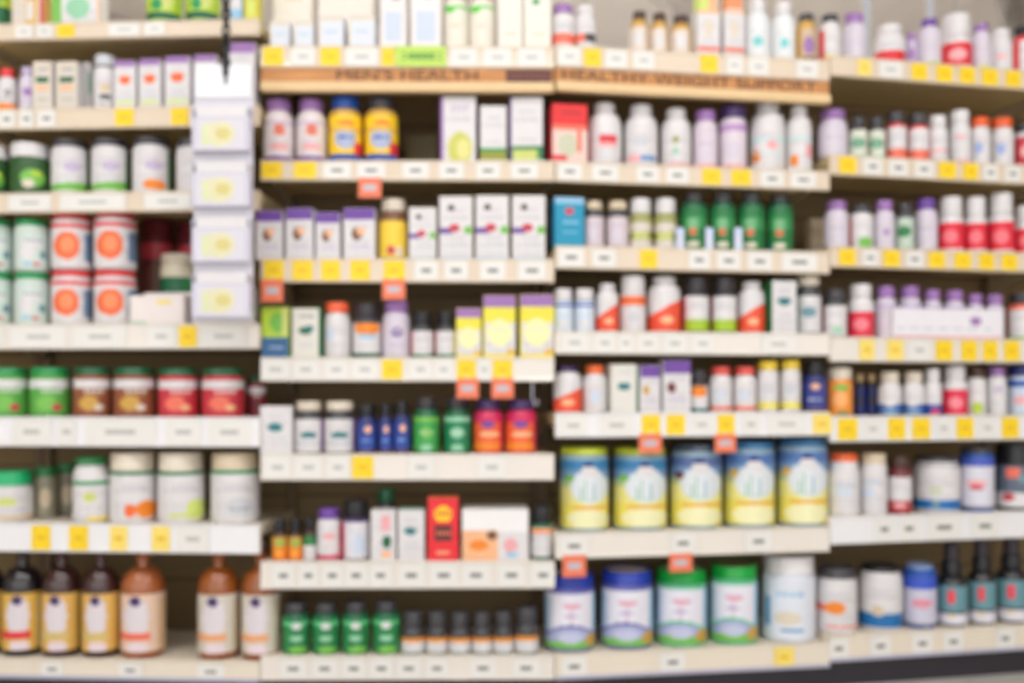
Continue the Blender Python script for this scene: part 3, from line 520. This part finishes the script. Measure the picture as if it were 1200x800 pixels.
R(4,4,'bottle','white capped bottle with crimson label',st((226,44,70),[('r',-1,.84,1,1,'w'),('e',0,.4,.6,.2,(244,130,140))],'w',sh=.16,cr=.82,ch=.24,body='w'),[(993,1024,334)])
R(4,4,'bottle','violet capped white bottle in display tray',st('plilac',[('t',-.6,.6,.8,'lilac'),('r',-1,.88,1,1,'lilac')],'mpurple',sh=.1,cr=.84,ch=.22),[(1026,1050,336,.016),(1053,1079,336,.016),(1082,1103,340,.016),(1106,1130,341,.016),(1133,1152,345,.016),(1154,1176,346,.016)])
R(4,4,'tray','long white display tray holding violet capped bottles',st((238,234,240),[('e',.5,.6,.1,.16,'mpurple'),('r',-1,0,1,.06,'pink'),('t',-.9,.9,.3,'lgrey')],d=.09),[(1025,1178,362,.002)],d=.002)
R(4,4,'bottle','dark capped bottle with red edge and green foot',st('w',[('r',-1,0,-.8,1,'coral'),('r',-1,0,1,.08,'lgreen')],'dark',body='coral',cr=.9,ch=.24),[(1181,1212,344)])
R(4,5,'bottle','orange bottle with cream lid and green leaf',st((240,150,60),[('e',.1,.86,.6,.1,'lgreen'),('e',.2,.04,.5,.06,'mgreen'),('e',0,.5,.6,.22,(250,176,110))],'cream',sh=.06,cr=.94,ch=.24),[(969,999,431)])
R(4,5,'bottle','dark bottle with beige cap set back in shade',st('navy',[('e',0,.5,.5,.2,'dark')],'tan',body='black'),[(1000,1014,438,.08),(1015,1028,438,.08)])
R(4,5,'bottle','white shouldered bottle with navy swoosh',st('w',[('d',.42,0,'blue'),('e',0,.5,.6,.16,'w'),('r',-1,0,1,.1,'navy'),('e',0,.14,.8,.06,'sky')],'cream',sh=.16,cr=.8,ch=.24,body='w'),[(1029,1056,436),(1057,1083,436)])
R(4,5,'bottle','narrow white bottle with navy and magenta foot',st('w',[('d',.4,0,'blue'),('e',.3,.1,.5,.14,'magenta')],'w',sh=.16,cr=.8,ch=.26),[(1083,1103,432)])
R(4,5,'bottle','white capped bottle with crimson red label',st((230,40,74),[('e',.1,.4,.6,.2,(246,140,150)),('r',-1,.86,1,1,'w')],'w',sh=.1,cr=.84,ch=.28,body='w'),[(1104,1133,429)])
R(4,5,'bottle','brown capped white bottle with lime foot',st('w',[('e',.1,.2,.6,.2,'lime')],'dbrown',sh=.1,cr=.86,ch=.2),[(1134,1155,432)])
R(4,5,'bottle','white bottle with violet cap',st('w',[('e',.2,.84,.5,.1,'lilac'),('t',-.5,.5,.4,'lgrey')],'mpurple',sh=.14,cr=.84,ch=.18),[(1156,1179,431)])
R(4,5,'bottle','white bottle with navy blue cap',st('pblue',[('r',-1,.8,1,1,'blue'),('e',0,.4,.5,.12,'pink')],'navy',sh=.06,cr=.94,ch=.22),[(1180,1212,428)])
R(4,6,'jar','white bottle with orange lid and pale blue print',st('w',[('t',-.7,.6,.7,'sky'),('e',0,.5,.6,.1,'pblue')],(232,100,44),ch=.22,cr=.88),[(970,1007,530)])
R(4,6,'jar','white bottle with beige lid',st('w',[('t',-.7,.6,.7,'sky'),('e',-.3,.45,.5,.12,'pblue')],'beige',ch=.16,cr=.94),[(1008,1039,530)])
R(4,6,'bottle','dark brown capped bottle with brick red foot',st('w',[('r',-1,0,1,.32,(180,60,66)),('t',-.6,.6,.5,'lgrey'),('e',0,.2,.6,.06,'pink')],'dbrown',sh=.14,cr=.86,ch=.2,body='maroon'),[(1040,1068,534)])
R(4,6,'jar','wide white tub with black lid and blue foot',st('w',[('r',-1,.0,1,.26,(20,110,180)),('e',0,.5,.3,.16,(206,210,190)),('e',0,.14,.16,.12,'bteal')],'char',ch=.16,cr=.9),[(1070,1124,533)])
R(4,6,'jar','lavender white tub with blue shoulder and grey lid',st((220,218,230),[('r',-1,.84,1,1,(70,90,190)),('e',0,.5,.6,.08,'pink'),('e',0,.42,.4,.05,'rose'),('r',-1,0,1,.04,'grey')],'char',ch=.1,cr=.94,body='blue'),[(1125,1164,522)])
R(4,6,'jar','black tub with tall black lid and red emblem',st((96,108,124),[('r',-.4,.7,.3,.96,'coral'),('r',-1,0,1,.34,'w'),('e',-.3,.24,.3,.1,'rose'),('r',.2,.6,1,.8,'bteal')],'black',ch=.25,cr=.98,body='black'),[(1166,1212,518)])
R(4,7,'jar','white tub with orange stripes and black lid',st('w',[('r',-1,.4,.3,.56,'coral'),('e',-.1,.48,.5,.14,'orange'),('r',-.6,.04,1,.1,'coral'),('t',-.6,.6,.8,'lgrey')],'char',ch=.16,cr=.92),[(957,1004,662)])
R(4,7,'jar','white tub with blue foot and black lid',st('w',[('r',-1,0,1,.3,(24,110,176)),('e',-.1,.36,.3,.12,'beige'),('t',-.6,.6,.8,'lgrey')],'black',ch=.14,cr=.86),[(1006,1057,660)])
R(4,7,'jar','lavender tub with bright blue shoulder',st((206,204,222),[('r',-1,.76,1,1,(60,90,200)),('e',.1,.46,.6,.1,(230,150,170)),('r',-1,0,1,.04,'grey')],(130,150,190),ch=.1,cr=.8,body='blue'),[(1058,1097,659)])
R(4,7,'dropper','black topped dropper bottle with red heart on label',st((104,150,160),[('e',.0,.72,.26,.2,(236,70,84)),('r',-1,0,1,.3,(226,222,232)),('e',0,.2,.4,.06,'cream'),('r',-1,.28,1,.33,'char')],'black',body='black'),[(1097,1133,634),(1134,1166,628),(1167,1203,625)])


used = {}
for (bay, shelf, kind, desc, style, spots, d, lift, tilt, name, cat, group) in ROWS:
    style = dict(style); style['n'] = name or NM[kind]; proto = None; n = len(spots); prevh = hs if lift < 0 else None; hs = []
    for q, sp in enumerate(spots):
        x0, x1, yt = sp[:3]; dd = sp[3] if len(sp) > 3 else d
        b = BAYS[bay]; xm = (x0+x1)/2
        c, s = at(bay, xm, dd+.03); w = (x1-x0)*c.y/F*.965
        dep = {'box': style.get('d', min(w, .07)*.9), 'tray': style.get('d', .12)}.get(kind, w)
        if proto is not None and kind == 'box' and 'd' not in style: dep = proto['dep0']
        c, s = at(bay, xm, dd+dep/2)
        zs = ZT[bay, shelf]-.0035+(lift if lift >= 0 else prevh[q]+.0012)
        Yf = (c.y-dep/2) if kind in ('box', 'tray') else c.y
        h = zat(yt, Yf)-zs
        if kind == 'tray': h /= 1.0
        hs.append(h)
        if proto is None:
            o = MK[kind](style, w, h); proto = o; w0, h0 = w, h; o['dep0'] = dep
        else:
            o = copy_tree(proto); sx = w/w0
            o.scale = (sx, 1 if kind in ('box', 'tray') else sx, h/h0)
        o.location = (c.x, c.y, zs+.0003); o.rotation_euler = (0, 0, (b.rz if kind in ('box', 'tray') else -math.atan2(c.x, c.y)) + random.uniform(-.05, .05) + tilt)
        if n == 1: lab = desc
        elif n == 2: lab = f"{desc}, {'left' if q == 0 else 'right'} of two"
        else: lab = f"{desc}, {'leftmost' if q == 0 else 'rightmost' if q == n-1 else ORD[q+1]} of {NUM[n]}"
        lab = f"{lab}, {SH[shelf]}, {BN[bay]}"
        if len(lab.replace(',', '').split()) > 16: lab = lab.replace(' down,', ',')
        if lab in used: print('DUP', lab)
        used[lab] = 1
        tag(o, lab, cat or CT[kind], (group or f"{desc}, {SH[shelf]}, {BN[bay]}") if n > 1 else None)
for o in bpy.data.objects:
    if 'dep0' in o: del o['dep0']

# ------------------------------------------------------------------ price tags on the rails
TAGS = {
 (1,1):[(17,39,'w'),(42,62,'w'),(66,88,'y'),(126,165,'w'),(168,194,'w')],
 (1,2):[(-2,18,'w'),(22,40,'w'),(43,66,'w'),(134,157,'y'),(200,221,'y')],
 (1,3):[(8,62,'w'),(67,150,'w'),(167,226,'w')],
 (1,4):[(-20,4,'w'),(10,80,'w'),(84,150,'w'),(172,206,'w'),(209,231,'y'),(234,290,'w')],
 (1,5):[(12,62,'w'),(66,90,'w'),(96,186,'w'),(192,238,'w'),(242,296,'w')],
 (1,6):[(36,60,'y'),(80,104,'y'),(128,150,'p'),(177,200,'p'),(206,246,'w')],
 (1,7):[(47,75,'w'),(138,167,'w'),(230,264,'w')],
 (2,1):[(308,332,'y'),(340,370,'w'),(375,399,'y'),(404,444,'w'),(447,462,'y'),(527,560,'w'),(566,600,'w'),(606,640,'w')],
 (2,2):[(306,331,'y'),(344,371,'y'),(378,412,'w'),(418,452,'w'),(471,503,'w'),(514,544,'w'),(557,587,'w'),(598,631,'w')],
 (2,3):[(309,333,'y'),(342,367,'y'),(376,399,'y'),(410,434,'y'),(449,475,'y'),(485,514,'w'),(520,549,'w'),(562,593,'w'),(606,641,'w')],
 (2,4):[(305,341,'w'),(343,374,'w'),(380,408,'w'),(412,443,'w'),(447,472,'y'),(480,506,'w'),(509,531,'w'),(535,558,'y'),(560,575,'w'),(577,601,'y')],
 (2,5):[(309,341,'w'),(345,378,'w'),(382,410,'w'),(412,438,'y'),(478,509,'w'),(560,593,'w')],
 (2,6):[(319,345,'w'),(350,373,'w'),(377,402,'w'),(404,431,'w'),(433,459,'w'),(466,498,'w'),(503,537,'w'),(541,575,'w'),(583,616,'w'),(622,651,'w')],
 (2,7):[(328,359,'w'),(365,396,'w'),(400,429,'w'),(433,461,'w'),(464,494,'w'),(498,526,'w'),(550,582,'w'),(600,633,'w')],
 (3,1):[(653,681,'w'),(684,705,'y'),(708,736,'w'),(741,768,'w'),(820,842,'y'),(850,872,'w'),(876,902,'w'),(932,960,'w')],
 (3,2):[(653,683,'w'),(693,726,'w'),(745,773,'w'),(780,808,'w'),(822,846,'y'),(856,881,'y'),(890,920,'w'),(925,958,'w')],
 (3,3):[(653,686,'w'),(693,723,'w'),(749,771,'y'),(806,833,'w'),(839,869,'w'),(875,906,'w'),(914,960,'w')],
 (3,4):[(657,690,'w'),(696,722,'w'),(725,742,'w'),(746,773,'w'),(776,806,'w'),(809,838,'w'),(890,935,'w')],
 (3,5):[(654,690,'w'),(700,745,'w'),(751,775,'y'),(780,804,'y'),(808,837,'w'),(840,862,'y'),(868,892,'w'),(896,948,'w'),(951,976,'p')],
 (3,6):[(655,691,'w'),(784,817,'w'),(872,906,'w')],
 (3,7):[(657,689,'w'),(773,804,'w'),(906,932,'p')],
 (4,1):[(1004,1022,'p'),(1028,1060,'w'),(1067,1088,'y'),(1096,1118,'y'),(1123,1144,'y'),(1149,1171,'y'),(1177,1198,'y')],
 (4,2):[(982,1005,'y'),(1010,1036,'w'),(1040,1066,'w'),(1070,1096,'w'),(1099,1122,'y'),(1127,1148,'y'),(1151,1171,'w'),(1176,1198,'w')],
 (4,3):[(982,1004,'y'),(1009,1031,'w'),(1034,1056,'y'),(1060,1084,'w'),(1087,1109,'y'),(1117,1140,'y'),(1146,1167,'y'),(1172,1194,'y')],
 (4,4):[(1006,1026,'p'),(1038,1060,'p'),(1063,1092,'w'),(1095,1118,'y'),(1125,1147,'y'),(1150,1171,'y'),(1175,1197,'y')],
 (4,5):[(980,1007,'y'),(1010,1036,'w'),(1039,1063,'y'),(1067,1092,'y'),(1095,1117,'w'),(1119,1143,'y'),(1146,1169,'w'),(1172,1196,'y')],
 (4,6):[(1024,1049,'w'),(1052,1079,'w'),(1082,1131,'w'),(1135,1174,'w')],
 (4,7):[(970,996,'w'),(1018,1046,'w'),(1067,1095,'w'),(1104,1131,'w'),(1165,1191,'w')],
}
REDS = [(2,2,420,447,212,231,'coral sale tag hanging below the second shelf rail of the centre-left bay'),
 (2,3,306,332,331,353,'coral sale tag hanging below third shelf rail at left end, centre-left bay'),
 (2,3,448,475,331,350,'coral sale tag hanging below third shelf rail under yellow capped bottle, centre-left bay'),
 (2,4,535,561,447,466,'left of two coral sale tags hanging below fourth shelf, centre-left bay'),
 (2,4,576,602,447,466,'right of two coral sale tags hanging below fourth shelf, centre-left bay'),
 (3,5,748,776,512,530,'coral sale tag above the second lime lidded canister, centre-right bay'),
 (3,5,837,863,512,529,'coral sale tag above the canister with grey brown lid, centre-right bay'),
 (3,6,659,687,654,675,'coral sale tag hanging over a blue lidded tub, centre-right bay'),
 (3,6,784,812,652,669,'coral sale tag hanging over a green lidded tub, centre-right bay')]

TC = dict(w=((234,231,226), 'white price tag'), y=((253,214,26), 'yellow sale tag'), p=((250,222,110), 'pale yellow sale tag'))
for (k, i), lst in TAGS.items():
    cnt = {}
    for x0, x1, c in lst: cnt[c] = cnt.get(c, 0)+1
    seen = {}; protos = {}
    for x0, x1, c in lst:
        rgb, nm = TC[c]; seen[c] = seen.get(c, 0)+1
        cc, s = at(k, (x0+x1)/2, -.006); w = (x1-x0)*cc.y/F*.95; hl = ZT[k, i]-ZB[k, i]; h = hl-.016
        if c not in protos:
            m = MB(); m.box((0, 0, 0), (w, .0012, h), mat(rgb, .45, 0, .03))
            panel(m, w*.98, -h*.49, h*.49, -.0009, rgb if c != 'w' else (234,231,226),
                  [('t', -.62, .3, .7, (200,200,196) if c == 'w' else (190,150,40)), ('r', -.45, .42, .4, .6, (120,122,118) if (c == 'w' and i in (2, 3, 6, 7) and x1-x0 < 40) else ((190,190,186) if c == 'w' else (236,188,20))), ('t', -.7, .7, .2, (176,174,170) if c == 'w' else (214,172,30))], 14, 10)
            o = m.build('price_tag', smooth=False); protos[c] = o; o['w0'] = w
        else:
            o = copy_tree(protos[c]); o.scale = (w/protos[c]['w0'], 1, 1)
        place(o, k, (x0+x1)/2, -.0065, ZT[k, i]-hl/2-.001)
        n = cnt[c]; q = seen[c]
        pos = '' if n == 1 else (f", {'left' if q == 1 else 'right'} of two" if n == 2 else f", {'leftmost' if q == 1 else 'rightmost' if q == n else ORD[q]} of {NUM[n]}")
        tag(o, f"{nm} on rail{pos}, {SH[i]}, {BN[k]}", 'price tag', f"{nm}s on the {BN[k]}")
for o in bpy.data.objects:
    if 'w0' in o: del o['w0']
red_p = None
for k, i, x0, x1, y0, y1, lab in REDS:
    cc, s = at(k, (x0+x1)/2, -.009); w = (x1-x0)*cc.y/F; h = (y1-y0)*cc.y/F+.012
    m = MB(); m.box((0, 0, 0), (w, .0012, h), mat((236,120,92), .5))
    panel(m, w*.98, -h*.49, h*.49, -.0009, (238,124,88), [('r', -.6, .3, .55, .7, (196,188,196)), ('t', -.4, .4, .5, (110,110,140))], 14, 12)
    m.box((0, .002, h/2), (w*.3, .004, .006), mat((220,225,230), .2))
    o = m.build('hanging_sale_tag', smooth=False)
    place(o, k, (x0+x1)/2, -.0105, zat((y0+y1)/2, cc.y)+.004)
    tag(o, lab, 'sale tag', 'coral sale tags hanging below the rails')

# lime promotional strip on the top rail
cc, s = at(2, 493, -.008); w = 60*cc.y/F; h = 24*cc.y/F
m = MB(); m.box((0, 0, 0), (w, .0015, h), mat('lime', .5)); panel(m, w*.98, -h*.49, h*.49, -.001, (190,222,96), [('t', -.85, .85, .62, 'dgreen'), ('t', -.8, .8, .4, 'dgreen'), ('r', -.6, .42, .5, .6, (110,170,70))], 24, 12)
o = m.build('shelf_strip', smooth=False); place(o, 2, 493, -.0085, ZT[2, 1]-.035); tag(o, 'lime green strip with dark green print on top rail, centre-left bay', 'shelf strip')

# wooden category signs under the top rails
def wood_mat():
    m = bpy.data.materials.new('printed_wood'); m.use_nodes = True; nt = m.node_tree; b = nt.nodes['Principled BSDF']
    tc = nt.nodes.new('ShaderNodeTexCoord'); mp = nt.nodes.new('ShaderNodeMapping'); mp.inputs['Scale'].default_value = (2.5, 2, 60)
    nz = nt.nodes.new('ShaderNodeTexNoise'); nz.inputs['Scale'].default_value = 3; nz.inputs['Detail'].default_value = 5
    cr = nt.nodes.new('ShaderNodeValToRGB')
    for e, c in zip(cr.color_ramp.elements, ((176,112,58), (220,158,98))): e.color = [lin(v) for v in c]+[1]
    cr.color_ramp.elements[0].position = .3; cr.color_ramp.elements[1].position = .7
    for a, b2 in ((tc.outputs['Object'], mp.inputs[0]), (mp.outputs[0], nz.inputs['Vector']), (nz.outputs['Fac'], cr.inputs[0]), (cr.outputs[0], b.inputs['Base Color'])): nt.links.new(a, b2)
    b.inputs['Roughness'].default_value = .5
    return m
WOOD = wood_mat()
def category_sign(k, text, tx0, tx1, extra, label):
    b = BAYS[k]; L = b.L; z1 = ZB[k, 1]-.001; Y0 = b.p.y; hw = 16*Y0/F; hl2 = 12.5*Y0/F
    r = empty('category_sign'); place_s(r, k, L/2, 0, z1-hw-hl2)
    m = MB(); m.box((0, .0, hl2+hw/2), (L-.006, .006, hw), WOOD, .001); m.build('sign_board', r, smooth=False)
    m = MB(); m.box((0, -.006, hl2/2), (L-.006, .024, hl2-.002), mat((232,200,152), .5, 0, .05, 20), .004); m.build('ledge', r, smooth=False)
    cu = bpy.data.curves.new('lettering', 'FONT'); cu.body = text; cu.align_x = 'CENTER'; cu.align_y = 'CENTER'; cu.size = hw*.98; cu.extrude = .0006
    cu.materials.append(mat((78,46,32), .5)); t = bpy.data.objects.new('lettering', cu); COL.objects.link(t); t.parent = r
    c0, s0 = at(k, tx0, 0); c1, s1 = at(k, tx1, 0)
    bpy.context.view_layer.update(); wd = t.dimensions.x
    me = bpy.data.meshes.new_from_object(t); bpy.data.objects.remove(t)
    t = bpy.data.objects.new('lettering', me); COL.objects.link(t); t.parent = r
    t.location = ((s0+s1)/2-L/2, -.0042, hl2+hw/2); t.rotation_euler = (math.pi/2, 0, 0); t.scale = ((s1-s0)/wd, 1.1, 1)
    if extra:
        c0, s0 = at(k, extra[0], 0); c1, s1 = at(k, extra[1], 0)
        m = MB(); m.box(((s0+s1)/2-L/2, -.0038, hl2+hw/2), (s1-s0, .0014, hw*.86), mat((86,44,40), .5)); 
        for q in range(7): m.box(((s0+s1)/2-L/2+(q-3)*(s1-s0)*.125, -.0048, hl2+hw/2), ((s1-s0)*.07, .0008, hw*.3), mat((140,84,70), .5))
        m.build('inset_panel', r, smooth=False)
    tag(r, label, 'sign')
category_sign(2, "MEN'S HEALTH", 395, 560, (593, 646), "orange wood category sign reading MEN'S HEALTH under the top shelf rail")
category_sign(3, "HEALTHY WEIGHT SUPPORT", 658, 955, None, "orange wood category sign reading HEALTHY WEIGHT SUPPORT under the top shelf rail")

# ------------------------------------------------------------------ leaflet strip hanging in front of the joint of the two left bays
Yh = 2.93; r = empty('leaflet_holder'); zt = zat(82, Yh); zb = zat(376, Yh); xc = X(262, Yh); wd = 70*Yh/F
r.location = (xc, Yh, zb); r.rotation_euler = (0, 0, -.03); H = zt-zb
tag(r, 'white hanging strip of four clear pockets holding pale leaflets', 'leaflet holder')
clear = mat((208,204,220), .18, 0, .03, 10, coat=.5)
m = MB(); m.box((0, 0, H/2), (wd, .003, H), mat((214,210,220), .3, coat=.3)); m.box((0, -.004, H-.035), (wd*.94, .006, .1), mat((236,236,240), .3), .002); m.build('backing_strip', r, smooth=False)
ph = (H-.09)/4
for q in range(4):
    z0 = q*ph+.006
    m = MB()
    m.box((0, -.013, z0+.003), (wd*.96, .026, .003), clear); m.box((0, -.025, z0+ph*.32), (wd*.96, .002, ph*.62), clear)
    for sx in (-1, 1): m.box((sx*wd*.48, -.013, z0+ph*.4), (.002, .026, ph*.78), clear)
    pk = m.build('pocket', r, smooth=False)
    m = MB(); m.box((0, -.012, z0+ph*.44), (wd*.84, .012, ph*.8), mat('w', .5), .001)
    o = m.build('leaflet', r, smooth=False)
    m = MB(); n0 = len(m.v); panel(m, wd*.8, z0+ph*.05, z0+ph*.6, -.0265, (216,212,220), [('e', -.05, .5, .62, .42, (224,218,182)), ('e', .1, .5, .3, .22, (216,204,130)), ('r', -.8, .1, -.55, .8, (218,224,176)), ('t', -.7, -.1, .2, (210,222,150)), ('t', -.7, .1, .88, (214,214,224))], 18, 16)
    m.build('leaflet_cover', r, smooth=False)
# black hanger chain, hung from the ceiling
CZ = 3.7
r = empty('hanger_chain'); Yc = 2.925; r.location = (X(265, Yc), Yc, zat(92, Yc)); tag(r, 'black chain with clip hanging above the white leaflet pockets', 'chain')
z = .02
for q in range(16):
    m = MB(); pts = []
    for a in range(13):
        t = a/12*2*math.pi
        pts.append((.010*math.cos(t), 0, z+.0165*math.sin(t)) if q % 2 else (.003*math.cos(t), .010*math.cos(t), z+.0165*math.sin(t)))
    m.tube(pts, .0042, mat('black', .4, .3)); m.build('link', r); z += .024
m = MB(); m.box((0, -.001, .05), (.016, .012, .085), mat('black', .4), .003); m.box((0, -.001, -.002), (.008, .008, .03), mat('char', .3), .002); m.build('clip', r, smooth=False)
m = MB(); m.tube([(0, 0, z-.01), (0, 0, CZ-r.location.z)], .004, mat('black', .4, .3)); m.build('hook_rod', r)
# loose metal hook under the fourth shelf
r = empty('display_hook'); c, s = at(2, 624, .01); r.location = (c.x, c.y, ZB[2, 4]-.001); m = MB()
m.tube([(0, 0, 0), (0, 0, -.05), (.008, 0, -.075), (.016, 0, -.07), (.016, 0, -.055)], .0025, mat((210,212,220), .2, .9)); m.build('wire', r); tag(r, 'small chrome hook hanging under fourth shelf at centre-left bay end', 'hook')

# ------------------------------------------------------------------ room
def struct(name, mb):
    o = mb.build(name, smooth=False); o['kind'] = 'structure'; return o
def floor_mat():
    m = bpy.data.materials.new('vinyl_floor'); m.use_nodes = True; nt = m.node_tree; b = nt.nodes['Principled BSDF']
    tc = nt.nodes.new('ShaderNodeTexCoord'); br = nt.nodes.new('ShaderNodeTexBrick'); nz = nt.nodes.new('ShaderNodeTexNoise'); nz.inputs['Scale'].default_value = 40
    br.offset = 0; br.inputs['Scale'].default_value = 1; br.inputs['Brick Width'].default_value = .305; br.inputs['Row Height'].default_value = .305; br.inputs['Mortar Size'].default_value = .002
    br.inputs['Color1'].default_value = (.62, .585, .54, 1); br.inputs['Color2'].default_value = (.66, .625, .58, 1); br.inputs['Mortar'].default_value = (.35, .32, .29, 1)
    mx = nt.nodes.new('ShaderNodeMix'); mx.data_type = 'RGBA'; mx.blend_type = 'MULTIPLY'; mx.inputs[0].default_value = .15
    nt.links.new(tc.outputs['Object'], br.inputs['Vector']); nt.links.new(br.outputs['Color'], mx.inputs[6]); nt.links.new(nz.outputs['Color'], mx.inputs[7]); nt.links.new(mx.outputs[2], b.inputs['Base Color'])
    b.inputs['Roughness'].default_value = .3
    return m
m = MB(); m.box((0, 4, -.05), (16, 18, .1), floor_mat()); struct('floor', m)
CZ = 3.7
m = MB(); m.box((0, 4, CZ+.05), (16, 18, .1), mat((222,212,200), .8, 0, .05, 3)); struct('ceiling', m)
m = MB(); m.box((0, 12.95, CZ/2), (16, .1, CZ), mat((216,210,202), .8, 0, .05, 3)); struct('wall_back', m)
for sx, nm in ((-1, 'wall_left'), (1, 'wall_right')):
    m = MB(); m.box((sx*7.95, 4, CZ/2), (.1, 18, CZ), mat((216,210,202), .8, 0, .05, 3)); struct(nm, m)
# steel joists below the ceiling, running obliquely behind the shelves
for q in range(7):
    m = MB(); m.box((0, 0, 0), (.09, 9, .16), mat((176,168,160), .6), .005)
    for z in range(18): m.box((0, -4.3+z*.5, -.12), (.02, .34, .1), mat((168,160,152), .6))
    o = m.build('trim_%d' % (q+1), smooth=False); o['kind'] = 'structure'; o.location = (-4.5+q*2.2, 8.3, CZ-.09); o.rotation_euler = (0, 0, -.55)
# ceiling lights: two aisle rows in front, added fill lamps behind brighten the ceiling
def light(x, y, w, l, e, rz=0, lab=''):
    r = empty('ceiling_light'); r.location = (x, y, CZ-.13); r.rotation_euler = (0, 0, rz)
    m = MB(); m.box((0, 0, .07), (l, w, .06), mat((225,222,215), .5), .01); m.build('housing', r, smooth=False)
    m = MB(); m.box((0, 0, .03), (l*.96, w*.86, .02), mat((248,251,255), .5, emis=e)); m.build('diffuser', r, smooth=False)
    tag(r, lab, 'ceiling light', 'strip lights of the shop ceiling')
for x, y, lab in ((-2.2, 1.3, 'strip ceiling light over the aisle, nearest shelves, left end'), (0, 1.3, 'strip ceiling light over the aisle, nearest shelves, middle'), (2.2, 1.3, 'strip ceiling light over the aisle, nearest shelves, right end'),
                  (-2.2, -.9, 'strip ceiling light over the aisle, far row, left end'), (0, -.9, 'strip ceiling light over the aisle, far row, middle'), (2.2, -.9, 'strip ceiling light over the aisle, far row, right end')):
    light(x, y, .3, 1.5, LE, 0, lab)
for x, y, z, lab in ((-3.2, 10.4, 2.7, 'added unseen fill light far behind the shelving, left'), (.8, 10.4, 2.7, 'added unseen fill light far behind the shelving, middle'), (4.8, 10.4, 2.7, 'added unseen fill light far behind the shelving, right'),
                     (-1.6, 5.0, 2.35, 'added unseen fill light close behind the shelving, left'), (1.4, 5.4, 2.35, 'added unseen fill light close behind the shelving, right')):
    r = empty('added_fill_light'); r.location = (x, y, z)  # unseen lamp, added to light the ceiling from below
    m = MB(); m.box((0, 0, 0), (2.4, .16, .03), mat((225,222,215), .5), .01); m.build('housing', r, smooth=False)
    m = MB(); m.tube([(-1.15, 0, .05), (1.15, 0, .05)], .03, mat((250,250,252), .5, emis=LE*2.9)); m.build('lamp_tube', r)
    for sx in (-1, 1):
        m = MB(); m.box((sx, 0, (CZ-z)/2), (.006, .006, CZ-z-.03), mat('grey', .4)); m.build('suspension_rod', r, smooth=False)
    tag(r, lab, 'ceiling light', 'added fill lights behind the shelving')


# ------------------------------------------------------------------ camera and world
cam = bpy.data.cameras.new('camera'); co = bpy.data.objects.new('camera', cam); COL.objects.link(co); sc.camera = co
co.location = (0, 0, CH); co.rotation_euler = (math.pi/2, 0, 0)
cam.sensor_width = 36; cam.lens = F*36/1200; cam.shift_y = (HY-400)/1200
cam.dof.use_dof = True; cam.dof.focus_distance = 1.3; cam.dof.aperture_fstop = APERTURE; cam.dof.aperture_blades = 0
w = bpy.data.worlds.new('shop_air'); sc.world = w; w.use_nodes = True
bg = w.node_tree.nodes['Background']; bg.inputs[0].default_value = (.975, .985, 1, 1); bg.inputs[1].default_value = WORLD
sc.view_settings.view_transform = 'Standard'; sc.view_settings.look = 'None'; sc.view_settings.exposure = EXPO; sc.view_settings.gamma = 1; sc.view_settings.use_curve_mapping = False
